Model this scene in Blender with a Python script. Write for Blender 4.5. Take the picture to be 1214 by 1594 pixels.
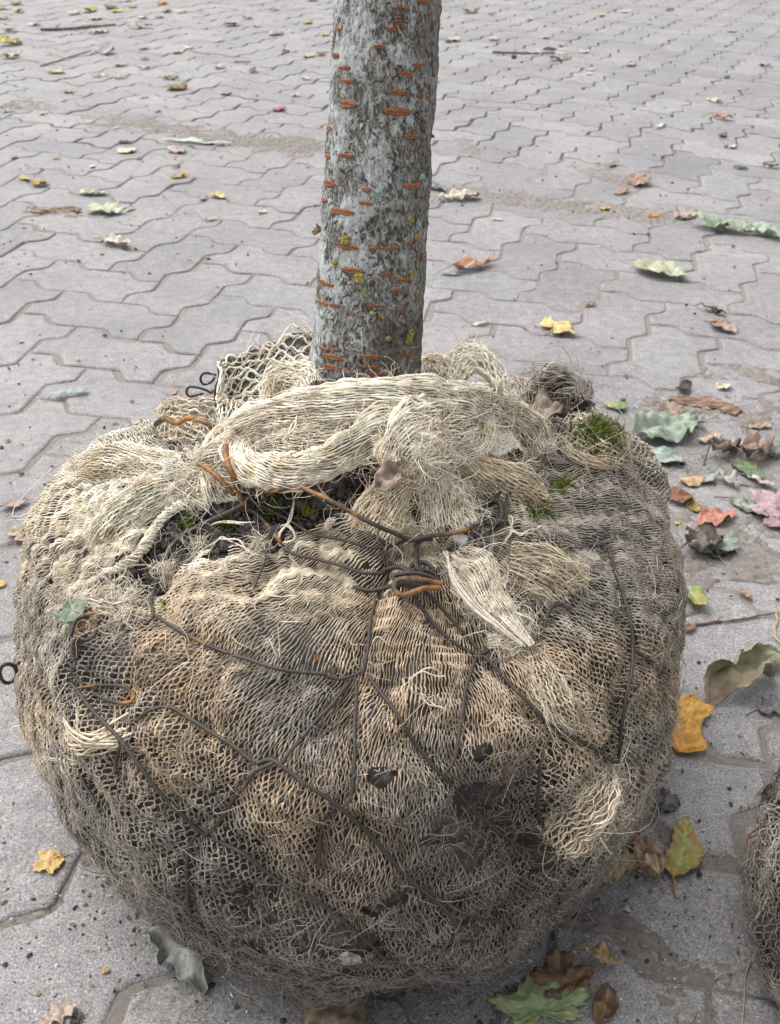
import bpy, math, random
import numpy as np
from mathutils import Vector, Matrix
from mathutils.bvhtree import BVHTree

random.seed(7)
rng = np.random.default_rng(7)
scene = bpy.context.scene
C = bpy.context.scene.collection
for o in list(bpy.data.objects):
    bpy.data.objects.remove(o)

# ------------------------------------------------------------------ camera
FPX, PITCH, ROLL, CAMH = 1607.9, math.radians(32.968), math.radians(1.413), 0.6474
cp, sp = math.cos(PITCH), math.sin(PITCH)
cr, sr = math.cos(ROLL), math.sin(ROLL)
fwd = np.array([0, cp, -sp]); upv = np.array([0, sp, cp]); rgt = np.array([1.0, 0, 0])
r2 = cr * rgt + sr * upv
u2 = cr * upv - sr * rgt
cam_data = bpy.data.cameras.new("camera")
cam = bpy.data.objects.new("camera", cam_data)
C.objects.link(cam)
M = Matrix.Identity(4)
for i in range(3):
    M[i][0], M[i][1], M[i][2] = r2[i], u2[i], -fwd[i]
M[2][3] = CAMH
cam.matrix_world = M
cam_data.sensor_fit = 'VERTICAL'
cam_data.sensor_height = 24.0
cam_data.lens = FPX / 1594 * 24.0
cam_data.clip_start = 0.02
cam_data.clip_end = 500
cam_data.dof.use_dof = True
cam_data.dof.focus_distance = 0.66
cam_data.dof.aperture_fstop = 15.0
scene.camera = cam

# ------------------------------------------------------------------ sky, sun, exposure
SUN_EL, SUN_AZ = math.radians(60), math.radians(-58)      # azimuth from +Y (ahead), negative = left
world = bpy.data.worlds.new("World")
scene.world = world
world.use_nodes = True
wn = world.node_tree
bg = wn.nodes["Background"]
sky = wn.nodes.new("ShaderNodeTexSky")
sky.sky_type = 'NISHITA'
sky.sun_disc = False
sky.sun_elevation = SUN_EL
sky.sun_rotation = SUN_AZ
sky.air_density = 1.0
sky.dust_density = 4.0
sky.ozone_density = 1.0
hs = wn.nodes.new("ShaderNodeHueSaturation")       # an even white overcast rather than a blue sky
hs.inputs["Saturation"].default_value = 0.16
wn.links.new(sky.outputs[0], hs.inputs["Color"])
wn.links.new(hs.outputs[0], bg.inputs[0])
bg.inputs[1].default_value = 0.15
sd = bpy.data.lights.new("sun", 'SUN')
sd.energy = 1.4
sd.angle = math.radians(70)
sd.color = (1.0, 0.96, 0.92)
sun = bpy.data.objects.new("sun", sd)
C.objects.link(sun)
dvec = Vector((math.sin(SUN_AZ) * math.cos(SUN_EL), math.cos(SUN_AZ) * math.cos(SUN_EL), math.sin(SUN_EL)))
sun.rotation_euler = dvec.to_track_quat('Z', 'Y').to_euler()
sun.location = (-1, 1, 3)
scene.view_settings.view_transform = 'Standard'
scene.view_settings.look = 'None'
scene.view_settings.exposure = 0.66
scene.view_settings.gamma = 1.0

# ------------------------------------------------------------------ helpers
def lin(h):
    h = h.lstrip('#')
    v = np.array([int(h[i:i + 2], 16) for i in (0, 2, 4)]) / 255.0
    return np.where(v <= 0.04045, v / 12.92, ((v + 0.055) / 1.055) ** 2.4)

def ray(x, y):
    x = np.asarray(x, float); y = np.asarray(y, float)
    a = (x - 607); b = (y - 797)
    u = (cr * a + sr * b) / FPX
    v = (-sr * a + cr * b) / FPX
    d = np.stack([u, cp - v * sp, -sp - v * cp], -1)
    return d
CAM = np.array([0, 0, CAMH])

def ground(x, y, z=0.0):
    d = ray(x, y)
    t = (z - CAMH) / d[..., 2]
    return CAM + d * t[..., None]

def at_Y(x, y, Y):
    d = ray(x, y)
    return CAM + d * (Y / d[1])

def project(P):
    Q = P - CAM
    zc = Q @ fwd
    return 607 + FPX * (Q @ r2) / zc, 797 - FPX * (Q @ u2) / zc, zc

class Wob:
    """smooth random field from a sum of sines, about -1.5 .. 1.5"""
    def __init__(self, scale, seed, k=18):
        g = np.random.default_rng(seed)
        d = g.normal(size=(k, 3)); d /= np.linalg.norm(d, axis=1)[:, None]
        self.k = d * (2 * math.pi / scale) * g.uniform(0.6, 1.5, size=(k, 1))
        self.p = g.uniform(0, 6.283, k)
        self.n = math.sqrt(k / 2)
    def __call__(self, P):
        sh = P.shape[:-1]
        out = np.zeros(int(np.prod(sh)))
        Q = P.reshape(-1, 3)
        for k, p in zip(self.k, self.p):
            out += np.sin(Q @ k + p)
        return (out / self.n).reshape(sh)

def norm(a):
    return a / np.maximum(np.linalg.norm(a, axis=-1, keepdims=True), 1e-12)

def sstep(a, b, x):
    t = np.clip((x - a) / (b - a), 0, 1)
    return t * t * (3 - 2 * t)

def ngon_mesh(name, V, faces, flat, K, mat):
    me = bpy.data.meshes.new(name)
    me.vertices.add(len(V)); me.vertices.foreach_set("co", V.astype(np.float32).ravel())
    cnt = np.array([len(f) for f in faces]); loops = np.concatenate(faces)
    me.loops.add(len(loops)); me.loops.foreach_set("vertex_index", loops.astype(np.int32))
    me.polygons.add(len(faces))
    me.polygons.foreach_set("loop_start", np.concatenate([[0], np.cumsum(cnt)[:-1]]).astype(np.int32))
    me.polygons.foreach_set("loop_total", cnt.astype(np.int32))
    me.update(calc_edges=True)
    me.polygons.foreach_set("use_smooth", ~np.array(flat))
    me.materials.append(mat)
    a = me.color_attributes.new("col", 'FLOAT_COLOR', 'POINT')
    a.data.foreach_set("color", np.concatenate([K, np.ones((len(K), 1))], 1).astype(np.float32).ravel())
    me.validate()
    ob = bpy.data.objects.new(name, me); C.objects.link(ob)
    return ob

class Acc:
    def __init__(self):
        self.V, self.F, self.K, self.n = [], [], [], 0
        self.mi = []
    def add(self, V, F, col, mat=0):
        V = np.asarray(V, float).reshape(-1, 3)
        F = np.asarray(F, np.int64).reshape(-1, 4)
        col = np.broadcast_to(np.asarray(col, float), (len(V), 3))
        self.V.append(V); self.F.append(F + self.n); self.K.append(col)
        self.mi.append(np.full(len(F), mat, np.int32))
        self.n += len(V)
    def build(self, name, mats, parent=None, smooth=True):
        V = np.concatenate(self.V); F = np.concatenate(self.F); K = np.concatenate(self.K)
        # quads whose last index repeats the third are triangles
        me = bpy.data.meshes.new(name)
        me.vertices.add(len(V))
        if parent is not None:
            V = V - np.array(parent_world(parent))
        me.vertices.foreach_set("co", V.astype(np.float32).ravel())
        tri = F[:, 2] == F[:, 3]
        cnt = np.where(tri, 3, 4)
        start = np.concatenate([[0], np.cumsum(cnt)[:-1]])
        keep = np.ones((len(F), 4), bool); keep[tri, 3] = False
        loops = F[keep]
        me.loops.add(len(loops))
        me.loops.foreach_set("vertex_index", loops.astype(np.int32))
        me.polygons.add(len(F))
        me.polygons.foreach_set("loop_start", start.astype(np.int32))
        me.polygons.foreach_set("loop_total", cnt.astype(np.int32))
        me.update(calc_edges=True)
        me.polygons.foreach_set("use_smooth", np.full(len(F), smooth))
        mats = mats if isinstance(mats, (list, tuple)) else [mats]
        for m in mats:
            me.materials.append(m)
        me.polygons.foreach_set("material_index", np.concatenate(self.mi))
        a = me.color_attributes.new("col", 'FLOAT_COLOR', 'POINT')
        rgba = np.concatenate([np.clip(K, 0, 1), np.ones((len(K), 1))], 1).astype(np.float32)
        a.data.foreach_set("color", rgba.ravel())
        me.validate()
        ob = bpy.data.objects.new(name, me)
        C.objects.link(ob)
        if parent is not None:
            ob.parent = parent
        return ob

def parent_world(p):
    v = Vector((0, 0, 0))
    while p is not None:
        v += p.location
        p = p.parent
    return v

def tubes(acc, P, R, k=3, ref=None, mask=None, col=(1, 1, 1), mat=0):
    """P (n,m,3) strands; R scalar or broadcast (n,m)"""
    P = np.asarray(P, float)
    n, m = P.shape[:2]
    T = norm(np.gradient(P, axis=1))
    if ref is None:
        ref = norm(rng.normal(size=(n, 1, 3))) * np.ones((1, m, 1))
        ref = ref + 0.0
    B = norm(np.cross(T, ref)); U = np.cross(B, T)
    R = np.broadcast_to(np.asarray(R, float), (n, m))
    a = np.arange(k) * 2 * math.pi / k + math.pi / 2
    V = P[:, :, None, :] + R[:, :, None, None] * (np.cos(a)[None, None, :, None] * B[:, :, None, :] + np.sin(a)[None, None, :, None] * U[:, :, None, :])
    idx = np.arange(n * m * k).reshape(n, m, k)
    A = idx[:, :-1]; Bx = idx[:, 1:]
    F = np.stack([A, np.roll(A, -1, 2), np.roll(Bx, -1, 2), Bx], -1)
    if mask is not None:
        ok = mask[:, :-1] & mask[:, 1:]
        F = F[ok]
    col = np.asarray(col, float)
    if col.ndim == 1: col = np.broadcast_to(col, (n, m, 3))
    elif col.ndim == 2: col = np.broadcast_to(col[:, None, :], (n, m, 3))
    K = np.broadcast_to(col[:, :, None, :], (n, m, k, 3))
    F = F.reshape(-1, 4)
    V = V.reshape(-1, 3); K = K.reshape(-1, 3)
    if mask is not None and len(F):
        used = np.zeros(len(V), bool); used[F.ravel()] = True
        new = np.cumsum(used) - 1
        V = V[used]; K = K[used]; F = new[F]
    if len(F):
        acc.add(V, F, K, mat)

def catmull(P, n):
    P = np.asarray(P, float)
    if len(P) == 2:
        s = np.linspace(0, 1, n)[:, None]
        return P[0] * (1 - s) + P[1] * s
    Q = np.concatenate([[2 * P[0] - P[1]], P, [2 * P[-1] - P[-2]]])
    m = len(P) - 1
    s = np.linspace(0, m, n); i = np.minimum(s.astype(int), m - 1); t = (s - i)[:, None]
    p0, p1, p2, p3 = Q[i], Q[i + 1], Q[i + 2], Q[i + 3]
    return 0.5 * (2 * p1 + (p2 - p0) * t + (2 * p0 - 5 * p1 + 4 * p2 - p3) * t * t + (3 * p1 - p0 - 3 * p2 + p3) * t ** 3)

def grid_faces(n, m, wrap=False):
    """grid n x m (row-major); wrap the second axis"""
    idx = np.arange(n * m).reshape(n, m)
    if wrap:
        A = idx[:-1]; Bn = np.roll(idx, -1, 1)[:-1]; Cn = np.roll(idx, -1, 1)[1:]; D = idx[1:]
    else:
        A = idx[:-1, :-1]; Bn = idx[:-1, 1:]; Cn = idx[1:, 1:]; D = idx[1:, :-1]
    return np.stack([A, Bn, Cn, D], -1).reshape(-1, 4)

def in_poly(x, y, poly):
    poly = np.asarray(poly, float)
    inside = np.zeros(np.shape(x), bool)
    j = len(poly) - 1
    for i in range(len(poly)):
        xi, yi = poly[i]; xj, yj = poly[j]
        c = ((yi > y) != (yj > y)) & (x < (xj - xi) * (y - yi) / (yj - yi + 1e-12) + xi)
        inside ^= c
        j = i
    return inside

def tag(o, label=None, cat=None, group=None, kind=None):
    if label: o['label'] = label
    if cat: o['category'] = cat
    if group: o['group'] = group
    if kind: o['kind'] = kind
    return o

def empty(name, loc):
    o = bpy.data.objects.new(name, None)
    o.location = loc
    o.empty_display_size = 0.05
    C.objects.link(o)
    return o

# ------------------------------------------------------------------ materials
class NT:
    def __init__(self, name):
        self.m = bpy.data.materials.new(name)
        self.m.use_nodes = True
        self.t = self.m.node_tree
        self.b = self.t.nodes["Principled BSDF"]
        self.out = self.t.nodes["Material Output"]
    def n(self, typ, **kw):
        nd = self.t.nodes.new(typ)
        for k, v in kw.items():
            if k.startswith('i_'):
                nd.inputs[k[2:].replace('_', ' ')].default_value = v
            else:
                setattr(nd, k, v)
        return nd
    def l(self, a, b):
        self.t.links.new(a, b)
    def coord(self, scale=(1, 1, 1)):
        tc = self.n("ShaderNodeTexCoord")
        mp = self.n("ShaderNodeMapping")
        mp.inputs["Scale"].default_value = scale
        self.l(tc.outputs["Object"], mp.inputs["Vector"])
        return mp.outputs[0]
    def noise(self, vec, scale, detail=4, rough=0.55, dist=0.0):
        nd = self.n("ShaderNodeTexNoise")
        nd.inputs["Scale"].default_value = scale
        nd.inputs["Detail"].default_value = detail
        nd.inputs["Roughness"].default_value = rough
        nd.inputs["Distortion"].default_value = dist
        self.l(vec, nd.inputs["Vector"])
        return nd.outputs["Fac"]
    def ramp(self, fac, stops, interp='LINEAR'):
        nd = self.n("ShaderNodeValToRGB")
        nd.color_ramp.interpolation = interp
        e = nd.color_ramp.elements
        while len(e) < len(stops): e.new(0.5)
        for el, (p, c) in zip(e, stops):
            el.position = p
            el.color = (*c, 1) if len(c) == 3 else c
        self.l(fac, nd.inputs[0])
        return nd.outputs[0]
    def mix(self, fac, a, b, typ='MIX'):
        nd = self.n("ShaderNodeMix", data_type='RGBA', blend_type=typ)
        for sock, v in ((nd.inputs[0], fac), (nd.inputs[6], a), (nd.inputs[7], b)):
            if hasattr(v, 'is_linked') or hasattr(v, 'links'):
                self.l(v, sock)
            elif isinstance(v, (int, float)):
                sock.default_value = v
            else:
                sock.default_value = (*v, 1)
        return nd.outputs[2]
    def attr(self, name="col"):
        nd = self.n("ShaderNodeAttribute")
        nd.attribute_name = name
        return nd.outputs["Color"]
    def bump(self, h, strength=0.5, dist=0.001, nrm=None):
        nd = self.n("ShaderNodeBump")
        nd.inputs["Strength"].default_value = strength
        nd.inputs["Distance"].default_value = dist
        self.l(h, nd.inputs["Height"])
        if nrm is not None: self.l(nrm, nd.inputs["Normal"])
        return nd.outputs[0]

def g(v): return (v, v, v)

def mat_fibre():
    t = NT("jute_fibre")
    v = t.coord()
    n = t.noise(v, 420, 3)
    f = t.ramp(n, [(0.3, g(0.72)), (0.7, g(1.18))])
    c = t.mix(1.0, t.attr(), f, 'MULTIPLY')
    t.l(c, t.b.inputs["Base Color"])
    t.b.inputs["Roughness"].default_value = 0.85
    t.b.inputs["Specular IOR Level"].default_value = 0.25
    return t.m

def mat_soil():
    t = NT("root_soil")
    v = t.coord()
    n1 = t.noise(v, 90, 6, 0.7)
    n2 = t.noise(v, 14, 3)
    c = t.mix(t.ramp(n2, [(0.35, g(0)), (0.7, g(1))]), (0.040, 0.033, 0.028), (0.105, 0.093, 0.082))
    c = t.mix(t.ramp(n1, [(0.45, g(0)), (0.75, g(1))]), c, (0.17, 0.155, 0.145))
    t.l(c, t.b.inputs["Base Color"])
    t.l(t.bump(t.noise(v, 260, 6, 0.7), 0.9, 0.003), t.b.inputs["Normal"])
    t.b.inputs["Roughness"].default_value = 0.95
    return t.m

def mat_paver():
    t = NT("paving_concrete")
    v = t.coord()
    fine = t.noise(v, 420, 4, 0.75)
    mid = t.noise(v, 60, 5, 0.65)
    big = t.noise(v, 5.5, 5, 0.6)
    base = t.mix(1.0, t.attr(), t.ramp(big, [(0.30, (0.80, 0.79, 0.79)), (0.65, (1.08, 1.06, 1.04))]), 'MULTIPLY')
    base = t.mix(1.0, base, t.ramp(mid, [(0.32, g(0.76)), (0.62, g(1.09))]), 'MULTIPLY')
    base = t.mix(1.0, base, t.ramp(fine, [(0.28, g(0.50)), (0.44, g(0.90)), (0.58, g(1.06)), (0.72, g(1.5))]), 'MULTIPLY')
    grit = t.noise(v, 560, 3, 0.7)
    base = t.mix(1.0, base, t.ramp(grit, [(0.36, g(0.52)), (0.46, g(0.92)), (0.55, g(1.04)), (0.64, g(1.5))]), 'MULTIPLY')
    vo = t.n("ShaderNodeTexVoronoi"); vo.inputs["Scale"].default_value = 330
    t.l(v, vo.inputs["Vector"])
    hole = t.ramp(vo.outputs["Distance"], [(0.10, g(1)), (0.22, g(0))])
    sel = t.ramp(t.noise(v, 200, 2), [(0.60, g(0)), (0.66, g(1))])
    hm = t.mix(1.0, hole, sel, 'MULTIPLY')
    base = t.mix(hm, base, (0.09, 0.085, 0.08))
    # scattered pale aggregate grains
    vo2 = t.n("ShaderNodeTexVoronoi"); vo2.inputs["Scale"].default_value = 240
    t.l(v, vo2.inputs["Vector"])
    gr = t.mix(1.0, t.ramp(vo2.outputs["Distance"], [(0.12, g(1)), (0.24, g(0))]), t.ramp(t.noise(v, 130, 2), [(0.60, g(0)), (0.64, g(1))]), 'MULTIPLY')
    base = t.mix(gr, base, (0.62, 0.6, 0.58))
    # earth stains washed out of the joints
    st = t.ramp(t.noise(v, 16, 5, 0.65), [(0.60, g(0)), (0.80, g(0.2))])
    base = t.mix(st, base, (0.20, 0.165, 0.135))
    t.l(base, t.b.inputs["Base Color"])
    hgt = t.mix(0.5, fine, t.noise(v, 150, 5, 0.7))
    hgt = t.mix(0.3, hgt, grit)
    hgt = t.mix(hm, hgt, (0, 0, 0))
    t.l(t.bump(hgt, 1.0, 0.0022), t.b.inputs["Normal"])
    t.b.inputs["Roughness"].default_value = 0.52
    return t.m

def mat_dirt():
    t = NT("joint_earth")
    v = t.coord()
    c = t.ramp(t.noise(v, 330, 6, 0.8), [(0.25, (0.15, 0.132, 0.118)), (0.5, (0.28, 0.25, 0.225)), (0.75, (0.44, 0.41, 0.38))])
    c = t.mix(t.ramp(t.noise(v, 12, 3), [(0.45, g(0)), (0.7, g(0.35))]), c, (0.23, 0.205, 0.185))
    t.l(c, t.b.inputs["Base Color"])
    t.l(t.bump(t.noise(v, 420, 6, 0.8), 0.9, 0.0028), t.b.inputs["Normal"])
    t.b.inputs["Roughness"].default_value = 0.95
    return t.m

def mat_bark():
    t = NT("cherry_bark")
    v = t.coord()
    vs = t.coord((1.0, 1.0, 0.62))
    n1 = t.noise(vs, 300, 6, 0.72, 1.2)
    n2 = t.noise(v, 34, 4, 0.6)
    n3 = t.noise(vs, 560, 4, 0.6)
    vein = t.noise(t.coord((1, 1, 0.45)), 390, 6, 0.7, 2.0)
    c = t.ramp(n1, [(0.39, (0.05, 0.046, 0.04)), (0.455, (0.13, 0.124, 0.112)), (0.53, (0.28, 0.275, 0.258)), (0.64, (0.44, 0.44, 0.425))])
    # pale crustose lichen film, its amount held in the col attribute's red channel
    sep = t.n("ShaderNodeSeparateColor"); t.l(t.attr(), sep.inputs[0])
    sm = t.n("ShaderNodeMath", operation='ADD'); t.l(n2, sm.inputs[0]); t.l(sep.outputs[0], sm.inputs[1])
    sm2 = t.n("ShaderNodeMath", operation='ADD'); t.l(sm.outputs[0], sm2.inputs[0])
    q = t.n("ShaderNodeMath", operation='MULTIPLY'); t.l(n1, q.inputs[0]); q.inputs[1].default_value = 1.1
    t.l(q.outputs[0], sm2.inputs[1])
    film = t.ramp(sm2.outputs[0], [(0.0, g(0)), (1.0, g(1))])
    mr = t.n("ShaderNodeMapRange"); t.l(sm2.outputs[0], mr.inputs[0])
    mr.inputs[1].default_value = 1.21; mr.inputs[2].default_value = 1.40
    c = t.mix(mr.outputs[0], c, (0.50, 0.535, 0.525))
    # brown film, heavier on the right and near the base, amount in green channel
    mr2 = t.n("ShaderNodeMapRange"); sm3 = t.n("ShaderNodeMath", operation='ADD')
    t.l(t.noise(v, 22, 3), sm3.inputs[0]); t.l(sep.outputs[1], sm3.inputs[1]); t.l(sm3.outputs[0], mr2.inputs[0])
    mr2.inputs[1].default_value = 0.75; mr2.inputs[2].default_value = 1.1; mr2.inputs[4].default_value = 0.62
    c = t.mix(mr2.outputs[0], c, (0.085, 0.062, 0.040))
    dk = t.ramp(vein, [(0.40, g(0.22)), (0.48, g(1.0))])
    c = t.mix(0.68, c, dk, 'MULTIPLY')
    t.l(c, t.b.inputs["Base Color"])
    hh = t.mix(0.5, n1, vein)
    hh = t.mix(0.25, hh, n3)
    t.l(t.bump(hh, 0.8, 0.0022), t.b.inputs["Normal"])
    t.b.inputs["Roughness"].default_value = 0.82
    t.b.inputs["Specular IOR Level"].default_value = 0.3
    return t.m

def mat_attr(name, rough=0.8, nscale=300, lo=0.75, hi=1.2, bump=0.4, bd=0.0006, metal=0.0, spec=0.35, trans=0.0):
    t = NT(name)
    v = t.coord()
    n = t.noise(v, nscale, 5, 0.65)
    c = t.mix(1.0, t.attr(), t.ramp(n, [(0.3, g(lo)), (0.7, g(hi))]), 'MULTIPLY')
    t.l(c, t.b.inputs["Base Color"])
    if bump: t.l(t.bump(n, bump, bd), t.b.inputs["Normal"])
    t.b.inputs["Roughness"].default_value = rough
    t.b.inputs["Metallic"].default_value = metal
    t.b.inputs["Specular IOR Level"].default_value = spec
    if trans:
        t.b.inputs["Subsurface Weight"].default_value = 0
    return t.m

def mat_wire():
    t = NT("rusty_wire")
    v = t.coord()
    n = t.noise(v, 150, 4, 0.7)
    sep = t.n("ShaderNodeSeparateColor"); t.l(t.attr(), sep.inputs[0])
    ad = t.n("ShaderNodeMath", operation='ADD'); t.l(n, ad.inputs[0]); t.l(sep.outputs[0], ad.inputs[1])
    mr = t.n("ShaderNodeMapRange"); t.l(ad.outputs[0], mr.inputs[0])
    mr.inputs[1].default_value = 0.78; mr.inputs[2].default_value = 1.02
    c = t.mix(mr.outputs[0], (0.050, 0.045, 0.042), (0.36, 0.17, 0.05))
    c = t.mix(t.ramp(t.noise(v, 420, 4), [(0.5, g(0)), (0.75, g(0.8))]), c, (0.13, 0.075, 0.04))
    t.l(c, t.b.inputs["Base Color"])
    t.l(t.bump(t.noise(v, 700, 4), 0.5, 0.0005), t.b.inputs["Normal"])
    t.b.inputs["Roughness"].default_value = 0.6
    t.b.inputs["Metallic"].default_value = 0.15
    return t.m

FIBRE, SOIL, PAVER, DIRT, BARK, WIRE = mat_fibre(), mat_soil(), mat_paver(), mat_dirt(), mat_bark(), mat_wire()
LENT = mat_attr("lenticel_cork", 0.85, 700, 0.55, 1.3, 0.8, 0.001)
LICH = mat_attr("lichen", 0.9, 500, 0.6, 1.25, 0.6, 0.001)
LEAF = mat_attr("dead_leaf", 0.62, 260, 0.78, 1.16, 0.5, 0.0005, spec=0.4)
MOSS = mat_attr("moss", 0.8, 300, 0.7, 1.25, 0, 0)
STONE = mat_attr("stone", 0.55, 200, 0.8, 1.15, 0.3, 0.0005)
TWIG = mat_attr("twig_bark", 0.85, 400, 0.6, 1.25, 0.6, 0.0008)

# ------------------------------------------------------------------ paving
UN, TH = 0.1125, math.radians(-25.73)
E1 = np.array([math.cos(TH), math.sin(TH)]); E2 = np.array([math.sin(TH), -math.cos(TH)])
ORG = np.array([0.46605, 3.28689]) * CAMH
WA = 0.115
def saw(s):
    s = s - np.floor(s + 0.5)
    a = np.abs(s)
    return np.where(a < 0.38, -WA * s / 0.38, np.sign(s) * -WA * (0.5 - a) / 0.12)
NODES = [(0,0,845,341),(0,1,813,364),(0,2,781,394),(-1,0,763,323),(-1,1,735,349),(-1,2,701,378),(1,1,902,379),(1,2,871,409),
 (1,3,832,441),(1,0,927,349),(2,0,1014,362),(3,5,979,541),(3,6,948,582),(3,4,1011,506),(4,4,1116,524),(4,6,1066,604),(1,5,770,508),
 (2,4,911,485),(2,3,934,450),(2,5,877,525),(6,12,1195,1195),(6,13,1156,1345),(6,14,1101,1536),(-4,8,120,508),(-3,8,223,527),
 (-2,8,311,553),(-4,7,182,472),(-3,7,278,499),(-5,7,94,451),(-4,9,49,544),(-3,9,137,573),(-2,9,246,594),(-3,10,58,619),(-2,10,152,646),
 (-2,11,67,706),(-2,-6,856,201),(-2,-5,831,218),(-1,-7,936,193),(-2,-7,872,186),(-1,-5,897,230),(-1,-4,875,248),(-3,-5,768,211)]
nd = np.array(NODES, float)
ndl = ORG + UN * (nd[:, 0:1] * E1 + nd[:, 1:2] * E2)
ndt = ground(nd[:, 2], nd[:, 3])[:, :2]
ndr = ndt - ndl
def drift(P):
    sh = P.shape[:-1]; Q = P.reshape(-1, 2)
    d2 = ((Q[:, None] - ndl[None]) ** 2).sum(-1)
    w = np.exp(-d2 / (2 * 0.13 ** 2))
    return (Q + (w @ ndr) / (w.sum(1, keepdims=True) + 0.25)).reshape(*sh, 2)
def lattice(i, j):
    x = i + saw(j) * -1
    y = j + saw(i)
    return x[..., None] * E1 * UN + y[..., None] * E2 * UN + ORG
# two depressions in the paving, dirt-filled seams: pavers beyond them sit a little higher
seamR = ground(np.array([640, 760, 900, 1060]), np.array([281, 302, 331, 352]))[:, :2]
PV, PF, PS, PK, nv = [], [], [], [], 0
wt = Wob(0.35, 3); wt2 = Wob(0.9, 4)
imin, imax = -60, 75
count = 0
for i in range(-110, 80):
    for j in range(-110, 60):
        d = (i - j) % 4
        if d == 0: wi, hj = 2, 1
        elif d == 3: wi, hj = 1, 2
        else: continue
        c = ORG + UN * ((i + wi / 2) * E1 + (j + hj / 2) * E2)
        if not (-0.25 < c[1] < 7.4): continue
        if abs(c[0] - 0.05) > 1.5 + 0.62 * max(c[1], 0): continue
        near = c[1] < 1.5 and abs(c[0]) < .9
        k = 14 if near else (9 if c[1] < 3 else 6)
        s1 = np.linspace(0, 1, k * wi, endpoint=False); s2 = np.linspace(0, 1, k * hj, endpoint=False)
        I = np.concatenate([i + wi * s1, np.full(k * hj, i + wi), i + wi * (1 - s1), np.full(k * hj, i)])
        J = np.concatenate([np.full(k * wi, j), j + hj * s2, np.full(k * wi, j + hj), j + hj * (1 - s2)])
        I = I.astype(float); J = J.astype(float)
        O = drift(lattice(I, J))
        cen = O.mean(0)
        # tiny laying errors
        ang = rng.normal(0, 0.010); off = rng.normal(0, 0.0012, 2)
        ca, sa = math.cos(ang), math.sin(ang)
        O = (O - cen) @ np.array([[ca, sa], [-sa, ca]]) + cen + off
        # smoothed inward offset
        Tn = np.roll(O, -1, 0) - np.roll(O, 1, 0); Tn = norm(Tn)
        Nn = np.stack([Tn[:, 1], -Tn[:, 0]], 1)
        if ((cen - O) * Nn).sum() < 0: Nn = -Nn
        edge = 0.0026 + 0.0009 * wt(np.concatenate([O * 25, np.zeros((len(O), 1))], 1) * 0.1)
        if near: edge = edge + np.abs(rng.normal(0, 0.0004, len(O)))
        zt = rng.normal(0, 0.0005); sl = rng.normal(0, 0.0032, 2)
        rings = [(0.0, -0.016), (0.0, -0.0034), (0.0012, -0.0015), (0.0030, -0.0004), (0.0052, 0.0)]
        if not near: rings = [(0.0, -0.012), (0.0, -0.0035), (0.002, -0.0004), (0.004, 0.0)]
        for _ in range(2): Nn = norm(np.roll(Nn, 1, 0) + 2 * Nn + np.roll(Nn, -1, 0))
        n = len(O)
        for (off_, z) in rings:
            R2 = O + Nn * (edge + off_)[:, None]
            PV.append(np.concatenate([R2, (zt + z + (R2 - cen) @ sl)[:, None]], 1))
        F = grid_faces(len(rings), n, wrap=True) + nv
        PF.extend(list(F)); PS.extend([False] * len(F))
        PF.append(np.arange((len(rings) - 1) * n, len(rings) * n) + nv); PS.append(True)
        tone = 0.285 * (1 + rng.normal(0, 0.06))
        colr = np.array([tone * 1.01, tone * 0.98, tone * 1.0]) * (1 + rng.normal(0, 0.007, 3))
        PK.append(np.broadcast_to(colr, (len(rings) * n, 3)))
        nv += len(rings) * n
pav = ngon_mesh("pavement", np.concatenate(PV), PF, PS, np.concatenate(PK), PAVER)
tag(pav, kind='structure')

# the earth between and under the pavers, out to the horizon
def height_sheet(name, x0, x1, y0, y1, step, hf, mat):
    xs = np.arange(x0, x1 + step, step); ys = np.arange(y0, y1 + step, step)
    X, Y = np.meshgrid(xs, ys)
    P = np.stack([X, Y, np.zeros_like(X)], -1)
    P[..., 2] = hf(P)
    a = Acc(); a.add(P.reshape(-1, 3), grid_faces(len(ys), len(xs)), (0.2, 0.17, 0.15))
    return a.build(name, mat)
w1, w2, w3 = Wob(0.05, 11), Wob(0.012, 12), Wob(0.25, 13)
bedding = height_sheet("joint_soil", -1.6, 1.9, 0.0, 2.6, 0.011, lambda P: -0.0026 + 0.0005 * w1(P) + 0.0004 * w2(P) + 0.0003 * w3(P), DIRT)
tag(bedding, kind='structure')
a = Acc()
a.add(np.array([[-150, -60, -0.0075], [150, -60, -0.0075], [150, 300, -0.0075], [-150, 300, -0.0075]]), [[0, 1, 2, 3]], (0.2, 0.17, 0.15))
gr = a.build("ground", DIRT); tag(gr, kind='structure')

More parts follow.
